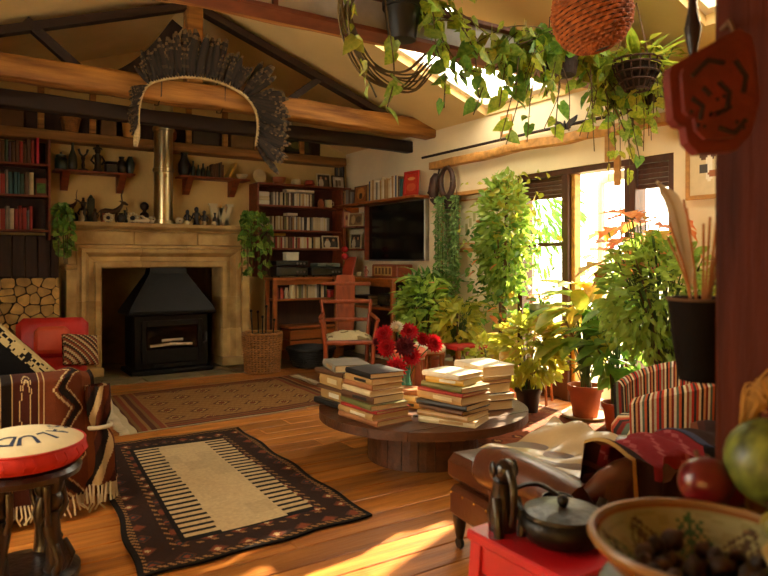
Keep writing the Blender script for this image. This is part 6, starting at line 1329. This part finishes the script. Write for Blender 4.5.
for k in range(400):
    if len(pts) >= 46: break
    a = U(0, 6.28); r = .088 * math.sqrt(U(0, 1)); q = U(.012, .019); x, y_ = r * cos(a), r * sin(a); z = bz(r) + q + .01 * len(pts) / 14
    if all((x - X) ** 2 + (y_ - Y) ** 2 + (z - Z) ** 2 > (q + Q) ** 2 * .85 for X, Y, Z, Q in pts): pts.append((x, y_, z, q))
for x, y_, z, q in pts:
    mb = MB().lathe([(.0001, -q), (q * .7, -q * .75), (q, -.1 * q), (q * .85, q * .5), (q * .3, q * .95), (q * .2, q * 1.2), (.0001, q * 1.25)], 10, wob=.06); o = mb.build('seed_pod', nut, None, (BWL[0] + x, BWL[1] + y_, BWL[2] + z), (U(-1, 1), U(-1, 1), U(0, 6)), smooth=50); tag(o, 'small brown dried seed pod heaped in the painted bowl', 'seed pod', 'seed pods in the painted bowl')
gd_ = MB().lathe([(.0001, 0), (.03, .005), (.04, .025), (.03, .045), (.018, .055), (.022, .07), (.014, .085), (.004, .1), (.0001, .1)], 20).build('gourd', mat('tan_gourd', '#a8843c', .5, var=.25, scale=14), None, (BWL[0] + .045, BWL[1] - .075, BWL[2] + .075), (R(60), 0, R(30)), smooth=50); tag(gd_, 'small yellow-tan gourd lying in the painted bowl', 'gourd')
# fruit in a wicker basket
fb_ = basket('fruit_basket', 'low wicker basket heaped with fruit beside the timber post', (1.185, .57, .681), .07, .115, .075, wick, 28, 5)
def fruit(name, lbl, cat, loc, prof, m, n=28, rib=0., rot=(0, 0, 0), stalk=True):
    g = thing(name, lbl, cat, loc); g.rotation_euler = rot; mb = MB(); k = len(prof) - 1
    mb.grid(n * 2, k, lambda u, v: (lambda r, z, a: (r * (1 - rib * abs(sin(a * 5))) * cos(a), r * (1 - rib * abs(sin(a * 5))) * sin(a), z))(prof[int(round(v * k))][0], prof[int(round(v * k))][1], u * 2 * pi)); mb.build('flesh', m, g, smooth=70)
    if stalk: MB().tube([(0, 0, prof[-1][1] - .008), (.003, 0, prof[-1][1] + .008), (.008, .003, prof[-1][1] + .016)], [.006, .004, .005], 6).build('stalk', twig, g, smooth=60)
    return g
def sph(r, sz=1., dim=.1): return [(max(1e-5, r * sin(pi * i / 14)), -r * sz * cos(pi * i / 14) - (dim * r * max(0, 1 - abs(14 - i) / 2.5) if dim else 0)) for i in range(15)]
wm = mat('striped_melon_skin', '#1c3014', .4, var=.5, scale=38, stretch=(1, 1, .4), col2='#7f8a3a', bump=.1)
fruit('green_melon', 'mottled green melon topping the fruit basket by the post', 'melon', (1.165, .575, .855), sph(.078, .95, 0), wm, rot=(R(20), R(10), 0))
fruit('pomegranate', 'shiny dark red pomegranate leaning on the fruit basket rim', 'fruit', (1.105, .66, .81), sph(.046, .95), mat('pomegranate_red', '#5e0812', .3, var=.3, scale=10, coat=.3), rot=(R(-30), R(15), 0))
fruit('yellow_squash', 'squat yellow-green squash in front of the melon', 'squash', (1.075, .515, .80), sph(.042, .62, .35), mat('squash_yellow', '#a8922e', .4, var=.35, scale=9, col2='#6f7a2a'), rib=.08, rot=(R(-50), R(0), R(20)))
fruit('red_apple', 'dull red apple half hidden behind the pomegranate', 'apple', (1.2, .67, .78), sph(.038, .9), mat('apple_red', '#8a1c1c', .35, var=.3), stalk=True)
st2 = thing('straw_bundle', 'loose bundle of golden dried straw leaning on the timber post', 'straw', (1.19, .63, .72)); sm_ = mat('golden_straw', '#b08238', .8, var=.3, rnd=.2)
for k in range(34): a = U(-.5, .9); MB().tube(curve([(0, 0, 0), (.02 * a, .01, .16), (.09 * a, -.03 * U(0, 1), .26 + U(-.03, .02)), (.14 * a + .02, -.08 * U(0, 1), .25 - U(0, .05))], 4), U(.0012, .0024), 4).build('straw', sm_, st2)
